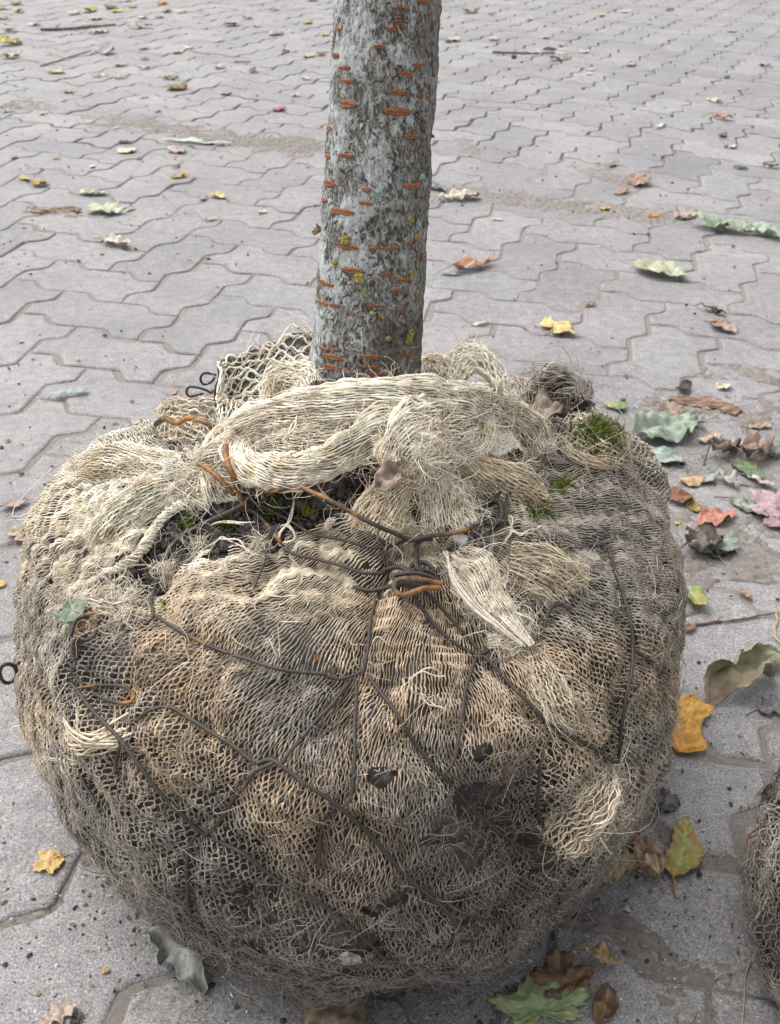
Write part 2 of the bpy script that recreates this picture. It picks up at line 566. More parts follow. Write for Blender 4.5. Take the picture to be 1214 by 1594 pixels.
# earth washed over the paving in ragged patches
def dirt_strip(pts, width, rise, seed, step=0.0028, bias=0.0):
    Pw = ground(np.array([p[0] for p in pts], float), np.array([p[1] for p in pts], float))
    wd = width
    n = max(12, int(np.linalg.norm(np.diff(Pw, axis=0), axis=1).sum() / step))
    sp_ = catmull(Pw, n)
    T = norm(np.gradient(sp_, axis=0)); B = np.stack([-T[:, 1], T[:, 0], 0 * T[:, 0]], 1)
    m = int(2 * wd / step) + 1
    v = np.linspace(-1, 1, m)
    P = sp_[:, None] + B[:, None] * (v[None, :, None] * wd)
    s = np.linspace(0, 1, n)
    env = (1 - v[None] ** 2) * np.minimum(1, 6 * np.minimum(s, 1 - s))[:, None]
    wa, wb, wc = Wob(0.05, seed), Wob(0.016, seed + 1), Wob(0.005, seed + 2)
    z = .62 * rise * (env - 0.72) + bias + 0.0010 * wa(P) + 0.0010 * wb(P) + 0.0009 * wc(P) + rng.normal(0, .0006, P.shape[:2])
    P[..., 2] = z
    P[..., 2] = np.where((v[None] ** 2 > 0.999) | (s[:, None] < 0.001) | (s[:, None] > 0.999), -0.004, P[..., 2])
    return P, n, m
acc = Acc()
for pts, wd, rise, seed in [
    ([(655, 288), (760, 305), (870, 318), (980, 333), (1090, 345)], 0.075, 0.0072, 21),
    ([(905, 255), (960, 280), (1010, 290)], 0.05, 0.0042, 31),
    ([(715, 215), (735, 240)], 0.03, 0.003, 35),
    ([(120, 180), (230, 195), (330, 212), (440, 225), (530, 240)], 0.10, 0.0066, 41),
    ([(0, 165), (40, 163), (90, 168)], 0.06, 0.004, 47),
    ([(35, 325), (80, 330), (130, 335)], 0.025, 0.004, 51),
    ([(1000, 620), (1070, 640), (1160, 640), (1230, 650)], 0.05, 0.0036, 55),
    ([(1010, 720), (1090, 730), (1190, 720), (1240, 720)], 0.05, 0.0036, 61),
    ([(1040, 770), (1110, 850), (1160, 820), (1240, 830)], 0.05, 0.0030, 65),
    ([(1060, 900), (1110, 880), (1230, 890)], 0.03, 0.0026, 69),
    ([(860, 1450), (960, 1470), (1040, 1540), (1150, 1560)], 0.030, 0.0022, 71),
    ([(1080, 575), (1150, 580), (1230, 590)], 0.03, 0.0036, 81),
]:
    P, n, m = dirt_strip(pts, wd, rise, seed)
    acc.add(P.reshape(-1, 3), grid_faces(n, m), (0.2, 0.17, 0.15))
tag(acc.build("dirt", DIRT), label="ragged brown earth washed out over the paver joints", cat="dirt", kind='stuff')

# ------------------------------------------------------------------ the balled tree: shape of the root ball
XC, YC, BH = -0.0146, 0.6011, 0.3021
PROF = np.array([(0, .355), (.03, .353), (.06, .343), (.113, .306), (.175, .278), (.2271, .2477), (.2385, .2115), (.2467, .1662), (.247, .1208), (.2375, .0755),
                 (.2156, .0363), (.180, .008), (.165, .001), (.10, .001)])
HAR = [(.011, .0518), (-.0456, .0532), (-.015, -.0174), (.0028, .0017), (.0031, .0195), (-.0206, .0172)]
NPH, NTT = 720, 300
pr = catmull(PROF, 400)
pr[:, 0] = np.maximum(pr[:, 0], 0)
sl = np.concatenate([[0], np.cumsum(np.linalg.norm(np.diff(pr, axis=0), axis=1))])
tt = np.linspace(0, 1, NTT)
pr = np.stack([np.interp(tt * sl[-1], sl, pr[:, 0]), np.interp(tt * sl[-1], sl, pr[:, 1])], 1)
ph = np.linspace(0, 2 * math.pi, NPH, endpoint=False)
A, Bz = np.meshgrid(ph, pr[:, 1], indexing='ij')
zt_ = np.clip(Bz / BH, 0, 1)
kk = np.ones_like(A)
fade = sstep(0.02, 0.15, pr[:, 0])[None]
for n, (a_, b_) in zip((2, 3, 4), HAR[:3]): kk += fade * (a_ * np.cos(n * A) + b_ * np.sin(n * A))
for n, (a_, b_) in zip((1, 2, 3), HAR[3:]): kk += fade * (zt_ - .5) * (a_ * np.cos(n * A) + b_ * np.sin(n * A))
G0 = np.stack([XC + pr[None, :, 0] * kk * np.cos(A), YC + pr[None, :, 0] * kk * np.sin(A), Bz], -1)

def grid_normals(G):
    dp = np.roll(G, -1, 0) - np.roll(G, 1, 0)
    dt = np.gradient(G, axis=1)
    N = norm(np.cross(dp, dt))
    cen = np.array([XC, YC, 0.16])
    s = np.sign(((G - cen) * N).sum(-1, keepdims=True)); s[s == 0] = 1
    return N * s
N0 = grid_normals(G0)
lumps = 0.0028 * Wob(0.13, 101)(G0) + 0.0010 * Wob(0.055, 102)(G0)
lowfade = sstep(0.0, 0.05, G0[..., 2])
GF = grid_faces(NPH, NTT)
def wrapfaces():
    idx = np.arange(NPH * NTT).reshape(NPH, NTT)
    nx = np.roll(idx, -1, 0)
    return np.stack([idx[:, :-1], idx[:, 1:], nx[:, 1:], nx[:, :-1]], -1).reshape(-1, 4)
WF = wrapfaces()
def make_bvh(G, st=4):
    g = G[::st, ::st]
    n, m = g.shape[:2]
    idx = np.arange(n * m).reshape(n, m); nx = np.roll(idx, -1, 0)
    F = np.stack([idx[:, :-1], idx[:, 1:], nx[:, 1:], nx[:, :-1]], -1).reshape(-1, 4)
    return BVHTree.FromPolygons(g.reshape(-1, 3).tolist(), F.tolist())
BV = make_bvh(G0 + N0 * lumps[..., None] * lowfade[..., None])
def hit(x, y, lift=0.0, bv=None):
    d = ray(x, y); d = d / np.linalg.norm(d)
    loc, nrm, idx, dist = (bv or BV).ray_cast(Vector(CAM), Vector(d))
    if loc is None:
        # just past the outline: nearest point of the ball to the ray
        best = None
        for t in np.linspace(0.4, 0.9, 60):
            p, nn, ii, dd = (bv or BV).find_nearest(Vector(CAM + d * t))
            if best is None or dd < best[0]: best = (dd, CAM + d * t)
        return best[1] - d * lift
    return np.array(loc) - d * lift
def pt(p):
    """control point: (px, py, lift) on the ball, or (px, py, None, Y) on the plane at distance Y"""
    if len(p) == 4: return at_Y(p[0], p[1], p[3])
    return hit(p[0], p[1], p[2] if len(p) > 2 else 0.0)

HOLES = [[(262,800),(300,782),(350,776),(420,772),(500,768),(548,752),(560,775),(548,800),(500,816),(450,826),(420,852),(380,852),(330,862),(295,880),(262,896),(252,925),(238,944),(190,944),(168,916),(192,884),(216,862),(238,828)],
 [(530,742),(580,735),(640,748),(600,775),(545,770)]]

# steel wires of the basket, as seen on the ball
WIRES = [  # (points, radius, rust, sink)
 ([(598,848),(604,872),(602,893),(588,925),(578,962),(573,1010),(563,1052)], .00115, .05),
 ([(508,1050),(530,1056),(552,1050),(570,1038)], .0010, .1),
 ([(556,1058),(552,1110),(553,1170),(548,1242)], .0011, .0),
 ([(573,1048),(604,1092),(628,1130),(652,1165),(690,1208)], .0012, .0),
 ([(546,1058),(515,1095),(492,1120),(470,1150)], .0011, .0),
 ([(636,918),(655,945),(670,965),(706,1000),(742,1017)], .0011, .1),
 ([(654,915),(690,950),(722,985),(744,1012)], .0011, .0),
 ([(742,1018),(726,1075),(716,1130),(706,1180),(690,1206)], .0012, .0),
 ([(748,1018),(790,1005),(828,998),(845,983),(856,950),(872,940),(886,948)], .0013, -.05),
 ([(752,1022),(790,1062),(830,1105),(862,1132),(915,1160),(965,1192)], .0012, .0),
 ([(860,1132),(848,1160),(842,1185)], .0010, .0),
 ([(243,905),(238,935),(240,958),(225,972)], .0010, .0),
 ([(240,957),(282,985),(320,1005),(362,1020)], .0012, .0),
 ([(108,1062),(128,1090),(152,1115),(190,1152),(232,1212),(280,1265),(322,1302),(380,1330),(432,1368),(490,1400),(560,1452)], .00125, .0),
 ([(186,1155),(181,1180),(180,1205)], .0012, .0),
 ([(122,1070),(155,1066),(190,1066),(205,1078),(198,1092),(170,1088),(140,1078)], .0010, .22),
 ([(200,1128),(232,1108),(268,1102),(300,1122),(345,1148),(398,1188)], .0012, .0),
 ([(398,1190),(420,1182),(440,1190),(480,1222),(530,1258),(580,1305),(632,1362)], .0013, .0),
 ([(428,1184),(395,1205),(362,1245),(340,1280),(318,1300)], .0012, .0),
 ([(304,1300),(294,1325),(290,1370),(297,1425)], .0012, .0),
 ([(522,1252),(502,1295),(496,1355)], .0012, .05),
 ([(810,848),(850,851),(900,850),(945,848)], .0011, .0),
 ([(945,848),(962,900),(980,960),(987,1010),(975,1080),(962,1190)], .0012, .0),
 ([(415,845),(408,880),(395,915)], .0009, .1),
 ([(440,855),(480,868),(520,877),(565,890),(602,895)], .0010, .05),
 ([(385,775),(430,798),(475,826),(530,842),(590,853),(640,838)], .0010, .0),
 ([(985,1010),(1010,1030),(1040,1050)], .0011, .0),
 ([(60,1060),(80,1120),(110,1180),(150,1250)], .0011, .0),
 ([(660,1380),(720,1420),(790,1440)], .0011, .0),
 ([(470,1150),(452,1168),(440,1188)], .0012, .0),
 ([(362,1020),(430,1040),(508,1050)], .0011, .0),
 ([(560,1452),(590,1485),(620,1500)], .0011, .0),
 ([(632,1362),(685,1410),(720,1450)], .0012, .0),
 ([(842,1185),(838,1250),(850,1310)], .0011, .0),
 ([(548,1242),(538,1252),(524,1258)], .0011, .0),
 ([(690,1208),(740,1260),(800,1310),(870,1330)], .0011, .0),
]
dent = np.zeros((NPH, NTT))
wire_pts = []
for w in WIRES:
    P = catmull(np.array([hit(x, y) for x, y in w[0]]), 40)
    wire_pts.append(P)
WP = np.concatenate(wire_pts)
flat = G0.reshape(-1, 3)
dist = np.full(len(flat), 9.0)
for c0 in range(0, len(flat), 8000):
    blk = flat[c0:c0 + 8000]
    d2 = (blk ** 2).sum(1)[:, None] + (WP ** 2).sum(1)[None] - 2 * blk @ WP.T
    dist[c0:c0 + 8000] = np.sqrt(np.maximum(d2.min(1), 0))
dist = dist.reshape(NPH, NTT)
dent = -0.0058 * np.exp(-(dist / 0.008) ** 2) + 0.0014 * np.exp(-((dist - 0.032) / 0.024) ** 2) - 0.0050
# bulges, sags and the lump of turf at the back right: (px, py, radius m, height m)
BUMPS = [(925,690,.030,.024),(868,622,.020,.020),(430,1235,.030,.008),(280,1040,.035,.008),(660,1010,.04,.007),(905,1225,.030,.010),(480,915,.035,.007),
 (140,740,.06,-.006),(770,1290,.05,-.008),(480,1130,.03,-.006),(300,800,.035,-.012),(215,895,.018,-.012),(430,790,.05,-.010),(700,770,.05,.009),(600,1480,.05,.006),
 (120,1150,.025,.012),(280,690,.04,.006),(330,1200,.03,.006),(960,900,.05,.006),(130,1000,.02,.008),(860,1060,.03,.006),(760,1130,.03,.006)]
bump = np.zeros((NPH, NTT))
for x, y, r, hh in BUMPS:
    p = hit(x, y)
    d2 = ((G0 - p) ** 2).sum(-1)
    bump += hh * (1.0 if y < 720 or hh < 0 else .55) * np.exp(-d2 / (2 * (r * 0.7) ** 2))
fine = 0.0012 * Wob(0.02, 103)(G0)
G = G0 + N0 * ((lumps + dent + bump + fine) * lowfade)[..., None]
G[..., 2] = np.maximum(G[..., 2], 0.0015)
GN = grid_normals(G)
BV = make_bvh(G, 2)

def S(q):
    """burlap surface at disc coordinates q (...,2): |q| runs from the top (0) to the foot (1)"""
    r = np.clip(np.hypot(q[..., 0], q[..., 1]), 0, 0.99999)
    a = np.mod(np.arctan2(q[..., 1], q[..., 0]), 2 * math.pi) / (2 * math.pi) * NPH
    i0 = np.floor(a).astype(int); fa = (a - i0)[..., None]; i0 %= NPH; i1 = (i0 + 1) % NPH
    t = r * (NTT - 1); j0 = np.floor(t).astype(int); ft = (t - j0)[..., None]; j1 = np.minimum(j0 + 1, NTT - 1)
    def bl(X):
        return (X[i0, j0] * (1 - fa) + X[i1, j0] * fa) * (1 - ft) + (X[i0, j1] * (1 - fa) + X[i1, j1] * fa) * ft
    return bl(G), norm(bl(GN))
def q_of(x, y):
    p = hit(x, y)
    d2 = ((G - p) ** 2).sum(-1)
    i, j = np.unravel_index(np.argmin(d2), d2.shape)
    return np.array([math.cos(ph[i]), math.sin(ph[i])]) * tt[j]

# ------------------------------------------------------------------ colours of the jute: washed clean, tan, stained
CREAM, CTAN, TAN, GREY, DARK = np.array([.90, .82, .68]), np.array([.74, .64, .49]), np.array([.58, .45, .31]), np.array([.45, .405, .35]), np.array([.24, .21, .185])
JUTE_TINT = [  # px, py, radius, colour, weight; darkest low on the ball
 (190,745,120,CREAM,2.2),(300,760,70,CREAM,2.5),(90,830,80,CTAN,1.5),(200,840,70,CTAN,1.4),(60,950,80,GREY,1.4),(130,1030,70,GREY,1.5),(120,1140,45,CTAN,1.6),
 (470,900,80,CTAN,1.5),(540,870,50,CTAN,1.2),(660,1000,90,TAN*1.15,1.8),(620,1120,70,TAN,1.2),(700,900,60,CTAN,1.2),(280,1040,70,TAN*1.1,1.6),(330,930,70,CTAN,1.0),
 (430,1080,70,GREY,1.8),(490,1160,50,DARK*1.3,1.8),(430,1240,60,TAN*1.15,1.8),(440,1300,60,TAN,1.2),(250,1180,60,TAN,1.0),(330,1180,60,TAN,1.0),
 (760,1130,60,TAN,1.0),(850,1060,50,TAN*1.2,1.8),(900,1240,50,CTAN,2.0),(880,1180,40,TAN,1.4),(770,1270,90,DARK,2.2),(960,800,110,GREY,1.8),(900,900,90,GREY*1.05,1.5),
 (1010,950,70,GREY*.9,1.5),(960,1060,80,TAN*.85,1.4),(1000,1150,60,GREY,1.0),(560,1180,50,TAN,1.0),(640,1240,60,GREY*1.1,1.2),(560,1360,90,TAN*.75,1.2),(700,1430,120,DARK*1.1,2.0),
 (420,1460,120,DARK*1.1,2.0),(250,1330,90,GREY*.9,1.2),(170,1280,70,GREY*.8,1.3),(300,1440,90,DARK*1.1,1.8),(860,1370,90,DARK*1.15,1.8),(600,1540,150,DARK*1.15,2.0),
 (600,820,70,CTAN,1.6),(720,780,80,CREAM*.95,2.2),(600,740,100,CREAM*.95,2.0),(820,740,60,CTAN,1.2),(800,680,60,CREAM,1.6),(430,680,90,CREAM,2.0),(270,690,50,GREY*1.3,1.8),(880,640,50,GREY,2.0)]
sx = np.array([s[0] for s in JUTE_TINT], float); sy = np.array([s[1] for s in JUTE_TINT], float); srd = np.array([s[2] for s in JUTE_TINT], float)
scol = np.array([s[3] for s in JUTE_TINT]); swt = np.array([s[4] for s in JUTE_TINT])
wA, wB, wC = Wob(.09, 201), Wob(.03, 202), Wob(.012, 203)
def jute_col(P):
    sh = P.shape[:-1]; Q = P.reshape(-1, 3)
    x, y, zc = project(Q)
    x = x + 18 * wB(Q); y = y + 18 * wB(Q[:, ::-1])
    num = np.zeros((len(Q), 3)); den = np.zeros(len(Q))
    n = wA(Q) * .5 + wB(Q) * .5
    base = GREY + (TAN - GREY) * sstep(-.6, .9, n)[:, None]
    num += base * .25; den += .25
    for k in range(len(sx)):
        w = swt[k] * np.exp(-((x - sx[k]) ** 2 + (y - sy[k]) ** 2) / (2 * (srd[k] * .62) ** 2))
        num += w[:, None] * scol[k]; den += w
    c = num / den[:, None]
    gm = sstep(.25, 1.2, wC(Q) * .6 + wB(Q + .3) * .7)[:, None]
    c = c * (1 - .28 * gm)
    c *= (1 + .10 * wC(Q + .5))[:, None]
    return np.clip(c, .02, .8).reshape(*sh, 3)

BARE = [(775,1262,62,.95),(735,1300,50,.8),(480,1135,34,.7),(700,1240,30,.5),(900,1400,60,.5),(500,1480,90,.45),(700,1450,90,.45),(350,1450,60,.5),(830,700,20,.8),(960,770,40,.35),(850,1320,50,.7)]
wH, wH2 = Wob(.022, 301), Wob(.05, 302)
def keep(P, bias=0.0):
    Q = P.reshape(-1, 3)
    x, y, zc = project(Q)
    xx = x + 7 * wH(Q); yy = y + 7 * wH(Q[:, ::-1])
    ok = np.ones(len(Q), bool)
    front = (Q[:, 1] < YC + .12)
    for h in HOLES: ok &= ~(in_poly(xx, yy, h) & front)
    b = np.zeros(len(Q))
    for bx, by, br, bw in BARE: b += bw * np.exp(-((x - bx) ** 2 + (y - by) ** 2) / (2 * (br * .7) ** 2))
    b += .35 * sstep(1350, 1550, y)
    ok &= (wH(Q) * .45 + wH2(Q) * .45 + b * 2.3 + bias) < 1.5
    return ok.reshape(P.shape[:-1])

# ------------------------------------------------------------------ knitted net laid over a surface
def net(acc, P0, N0_, rad, cell, seed, amp=.56, lift=.0012, col=jute_col, mask=None, jit=.17, k=3, closed=False, minsp=.0011, drift_=0.0, phn=.06, flatten=False, g1s=.55):
    """P0 (n,m,3): n yarn centre lines side by side; neighbours meet in loops every cell"""
    n, m = P0.shape[:2]
    E = (np.roll(P0, -1, 0) - P0)
    if not closed: E[-1] = E[-2]
    seg = np.linalg.norm(np.diff(P0, axis=1), axis=-1)
    L = np.concatenate([np.zeros((n, 1)), np.cumsum(seg, 1)], 1)
    Lm = L.mean(0, keepdims=True) * .6 + L * .4 + cell * rng.normal(0, phn, (n, 1))
    g1, g2 = Wob(.03, seed), Wob(.011, seed + 1)
    phs = Lm / cell * 2 * math.pi + math.pi * np.arange(n)[:, None] + .45 * g1(P0)
    s = np.sin(phs); w = np.tanh(1.7 * s) / math.tanh(1.7)
    sp_ = np.linalg.norm(E, axis=-1)
    Ecl = E * np.minimum(1, .0085 / np.maximum(sp_, 1e-6))[..., None]
    if flatten: amp = (amp * sstep(.0011, .0022, sp_) * .97 + .06)
    P = P0 + Ecl * (amp * w + jit * 1.4 * g2(P0 + rng.normal(0, .05, (n, 1, 3))))[..., None]
    g3 = Wob(.06, seed + 2)
    P = P + norm(E) * (drift_ * g3(P0))[..., None]
    P = P + Ecl * (g1s * g1(P0 * .8 + 3))[..., None]
    P = P + N0_ * (lift + .0007 * np.cos(phs) + .0003 * g2(P0 + 9) + .0004 * g1(P0 + 5))[..., None]
    ok = np.ones((n, m), bool) if mask is None else mask.copy()
    ii = np.arange(n)[:, None]
    ok &= ~((sp_ < minsp) & (ii % 2 == 1)); ok &= ~((sp_ < minsp * .5) & (ii % 4 == 2))
    c = col(P) if callable(col) else np.broadcast_to(col, P.shape)
    c = c * (1 + .10 * rng.normal(size=(n, 1, 1)))
    R = rad * (1 + .22 * g2(P0 + 20))
    tubes(acc, P, R, k, ref=N0_, mask=ok, col=c)

def hairs(acc, P, N, length, rad, col, curl=.5, lift=.35, m=5, droop=0.0):
    n = len(P)
    d = rng.normal(size=(n, 3)); d -= (d * N).sum(1, keepdims=True) * N; d = norm(d)
    e = norm(np.cross(N, d))
    lf = np.abs(rng.normal(0, lift, (n, 1)))
    cu = rng.normal(0, curl, (n, 1)); cu2 = rng.normal(0, curl, (n, 1))
    s = np.linspace(0, 1, m)[None, :, None]
    L = (length * rng.lognormal(0, .45, (n, 1)))[..., None]
    D, Ee, Nn = d[:, None], e[:, None], N[:, None]
    Q = P[:, None] + L * (D * (s - .25 * np.abs(cu)[..., None] * s * s) + Ee * (cu[..., None] * s * s + .35 * cu2[..., None] * np.sin(s * 5)) + Nn * (lf[..., None] * np.sin(s * 2.4) + .0))
    Q[..., 2] -= droop * (L * s * s)[..., 0]
    R = rad * (1 - .75 * s[..., 0]) * rng.uniform(.7, 1.3, (n, 1))
    tubes(acc, Q, R, 3, col=col)

# ---- the tree as one thing
tree = empty("balled_tree", (XC, YC, 0))
tag(tree, "young cherry tree with grey ringed bark, its root ball wrapped in frayed jute and wire", "tree")

# soil core
a = Acc()
soilG = G - GN * .0030
inh = np.zeros((NPH, NTT), bool)
x_, y_, z_ = project(soilG.reshape(-1, 3))
sf = .0022 * Wob(.014, 401)(soilG) + .0013 * Wob(.006, 402)(soilG)
hx, hy, _hz = project(soilG.reshape(-1, 3)); hx, hy = hx.reshape(NPH, NTT), hy.reshape(NPH, NTT)
hm_ = np.zeros((NPH, NTT), bool)
for h_ in HOLES: hm_ |= in_poly(hx, hy, h_)
soilG = soilG + GN * (sf * lowfade * np.where(hm_, 1.3, .22))[..., None]
a.add(soilG.reshape(-1, 3), WF, (.08, .07, .06))
# clods and bits of root lying in the torn opening
cl = []
while len(cl) < 1500:
    x, y = rng.uniform(175, 560), rng.uniform(735, 925)
    if any(in_poly(np.array([x]), np.array([y]), h_)[0] for h_ in HOLES): cl.append(hit(x, y, rng.uniform(-.002, .001)))
for p_ in cl:
    s_ = min(.0035, rng.lognormal(0, .5) * .0011)
    n_, m_ = 4, 6
    a1 = np.linspace(.3, math.pi - .3, n_)[:, None]; a2 = np.linspace(0, 6.283, m_, endpoint=False)[None]
    d_ = np.stack([np.sin(a1) * np.cos(a2), np.sin(a1) * np.sin(a2), np.cos(a1) * np.ones_like(a2)], -1)
    a.add((p_ + d_ * s_ * rng.uniform(.6, 1.25, (n_, m_, 1))).reshape(-1, 3), grid_faces(n_, m_, wrap=True), (.07, .06, .05))
soil = a.build("root_ball", SOIL, tree)

# burlap over the ball: yarns run out from the two gathers and down to the foot
qL, qR = q_of(318, 728), q_of(668, 800)
acc = Acc()
def ball_net(acc, qK, f0, f1, n, mm, seed, rad, s0=.02, s1=.985, **kw):
    f = np.linspace(f0, f1, n)
    rim = np.stack([np.cos(f), np.sin(f)], -1)
    s = np.linspace(s0, s1, mm)[None, :, None]
    q = qK[None, None] * (1 - s) + rim[:, None] * s
    sw = Wob(.9, seed + 5); q3 = np.concatenate([q, np.zeros(q.shape[:2] + (1,))], -1)
    env = np.sin(math.pi * s) * .025
    q = q + env * np.stack([sw(q3), sw(q3[..., ::-1] + .7)], -1)
    P0, NN = S(q)
    net(acc, P0, NN, rad, seed=seed, mask=keep(P0, kw.pop('bias', 0.0)), drift_=.0016, flatten=True, phn=.05, g1s=.22, **kw)
PHL0, PHL1 = math.radians(120), math.radians(233)
PHR0, PHR1 = math.radians(186), math.radians(486)
ball_net(acc, qL, PHL0, PHL1, 230, 440, 11, .00058, cell=.0072, lift=.0022)
ball_net(acc, qR, PHR0, PHR1, 600, 440, 12, .00056, cell=.0072)
burlap = acc.build("burlap", FIBRE, tree)

# loose fluff standing out of the sacking
acc = Acc()
def ball_pts(n, tmin=.25, tmax=.97, front=True):
    t = np.sqrt(rng.uniform(tmin ** 2, tmax ** 2, n))
    f = rng.uniform(math.radians(170), math.radians(370), n) if front else rng.uniform(0, 6.283, n)
    return S(np.stack([np.cos(f), np.sin(f)], -1) * t[:, None])
P, N = ball_pts(40000)
x, y, z = project(P)
dens = .36 + .48 * sstep(1020, 1380, y) + .12 * sstep(860, 1000, x) + .35 * np.exp(-((x - 430) ** 2 + (y - 1100) ** 2) / 9000) - .35 * np.exp(-((x - 200) ** 2 + (y - 750) ** 2) / 20000)
dens += .35 * wA(P) + .3 * wB(P)
for hpoly in HOLES[:1]: dens = np.where(in_poly(x, y, hpoly), .10, dens)
wd_ = np.full(len(P), 9.0)
for c0 in range(0, len(P), 8000):
    blk = P[c0:c0 + 8000]
    wd_[c0:c0 + 8000] = np.sqrt(np.maximum(((blk ** 2).sum(1)[:, None] + (WP ** 2).sum(1)[None] - 2 * blk @ WP.T).min(1), 0))
dens *= sstep(.003, .010, wd_) * .93 + .07
sel = rng.uniform(0, 1, len(P)) < dens
P, N = P[sel], N[sel]
c = jute_col(P); lum = c.mean(1, keepdims=True)
c = (c * .55 + lum * np.array([1.0, .95, .9]) * .45) * rng.uniform(.75, 1.4, (len(P), 1)) + .02
hairs(acc, P + N * .0012, N, .0052, .00024, c, curl=.9, lift=.26, m=5)
P, N = ball_pts(5000, front=False)
c = jute_col(P) * rng.uniform(.8, 1.3, (len(P), 1))
hairs(acc, P + N * .0012, N, .0065, .00028, c, curl=.8, lift=.38, m=5)
P, N = ball_pts(1500)
c = jute_col(P) * rng.uniform(.9, 1.5, (len(P), 1))
hairs(acc, P + N * .001, N, .013, .00036, c, curl=.9, lift=.22, m=8)
P, N = ball_pts(700, .3, .95)
ok_ = keep(P)
P, N = P[ok_], N[ok_]
c = jute_col(P) * rng.uniform(.8, 1.25, (len(P), 1))
hairs(acc, P + N * .0012, N, .0085, .00052, c, curl=1.5, lift=.20, m=8)
acc.build("loose_fibre", FIBRE, burlap)

# ------------------------------------------------------------------ gathered cloth on top
def spine_frame(Pc):
    T = norm(np.gradient(Pc, axis=0))
    V = norm(Pc - CAM)
    B = norm(np.cross(T, V)); U = np.cross(B, T)
    flip = np.sign(-(U * V).sum(-1, keepdims=True)); flip[flip == 0] = 1
    return T, B, U * flip

def roll(acc, ctrl, radpx, ny=60, mm=130, flat=.6, col=CREAM, rad=.00054, cell=.017, seed=1, twist=0.0, core=True, ends=(0.0, 0.0), core_col=None, amp=.50, wob=1.0, arc=(0, 2 * math.pi), lay=2, corecap=True, pl_n=7):
    """a rope or fold of sacking along a line; radpx is its half width in the photo's pixels"""
    ny = int(ny * 1.35)
    Pc = catmull(np.array([pt(c) for c in ctrl]), mm)
    zc = (Pc - CAM) @ fwd
    ra = np.interp(np.linspace(0, 1, mm), np.linspace(0, 1, len(radpx)), radpx) * zc / FPX
    T, B, U = spine_frame(Pc)
    s = np.linspace(0, 1, mm)
    full = abs(arc[1] - arc[0] - 2 * math.pi) < .01
    wr = Wob(.045, seed * 7 + 1); wr2 = Wob(.016, seed * 7 + 2)
    for layer in range(lay):
        th = np.linspace(arc[0], arc[1], ny, endpoint=not full)[:, None] + twist * s[None] + layer * .37
        ring = np.cos(th)[..., None] * B[None] * ra[None, :, None] + np.sin(th)[..., None] * U[None] * (ra * flat)[None, :, None]
        nn = norm(np.cos(th)[..., None] * B[None] * flat + np.sin(th)[..., None] * U[None])
        P0 = Pc[None] + ring * (1 - .13 * layer)
        w_ = (.16 * wr(P0 * np.array([1, 1, 1]) + layer) + .05 * wr2(P0)) * wob
        ka = (th * pl_n / (2 * math.pi) + .35 * wr(Pc[None] * .6) + .3 * np.sin(seed)) % 1
        w_ = w_ * .38 + .42 * (np.abs(ka - .5) - .25) * (1 - .5 * layer)
        P0 = P0 + nn * (ra * w_)[..., None]
        m_ = np.ones((ny, mm), bool)
        if ends[0]: m_ &= s[None] > rng.uniform(0, ends[0], (ny, 1))
        if ends[1]: m_ &= s[None] < 1 - rng.uniform(0, ends[1], (ny, 1))
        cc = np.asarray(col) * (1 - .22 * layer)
        wc_ = Wob(.03, seed + 77)
        cf = lambda P, cc=cc: np.clip(cc * (1 + .09 * wc_(P))[..., None] * np.where(wr2(P * .6)[..., None] > 1.5, np.array([.90, .84, .74]), 1.0), .02, .95)
        net(acc, P0, nn, rad, cell, seed + layer * 31, amp=amp, lift=.0006, col=cf, mask=m_, closed=full, minsp=.0006, phn=.12)
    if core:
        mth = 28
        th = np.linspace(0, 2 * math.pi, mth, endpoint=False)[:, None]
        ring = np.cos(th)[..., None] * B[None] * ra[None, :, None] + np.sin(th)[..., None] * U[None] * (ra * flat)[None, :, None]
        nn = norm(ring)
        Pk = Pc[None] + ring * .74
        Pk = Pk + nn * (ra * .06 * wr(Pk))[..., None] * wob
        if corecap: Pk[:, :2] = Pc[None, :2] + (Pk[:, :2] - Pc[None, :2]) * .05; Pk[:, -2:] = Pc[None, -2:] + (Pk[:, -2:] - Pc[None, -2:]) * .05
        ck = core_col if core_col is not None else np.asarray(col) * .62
        acc.add(np.swapaxes(Pk, 0, 1).reshape(-1, 3), grid_faces(mm, mth, wrap=True), ck)
    # stray fibres
    n = int(ny * 5)
    i = rng.integers(2, mm - 2, n); th = rng.uniform(arc[0], arc[1], n)
    nn = np.cos(th)[:, None] * B[i] + np.sin(th)[:, None] * U[i]
    P = Pc[i] + np.cos(th)[:, None] * B[i] * ra[i, None] + np.sin(th)[:, None] * U[i] * (ra * flat)[i, None]
    hairs(acc, P, norm(nn), .011, .00026, np.asarray(col) * rng.uniform(.8, 1.15, (n, 1)), curl=.6, lift=.4, m=6)

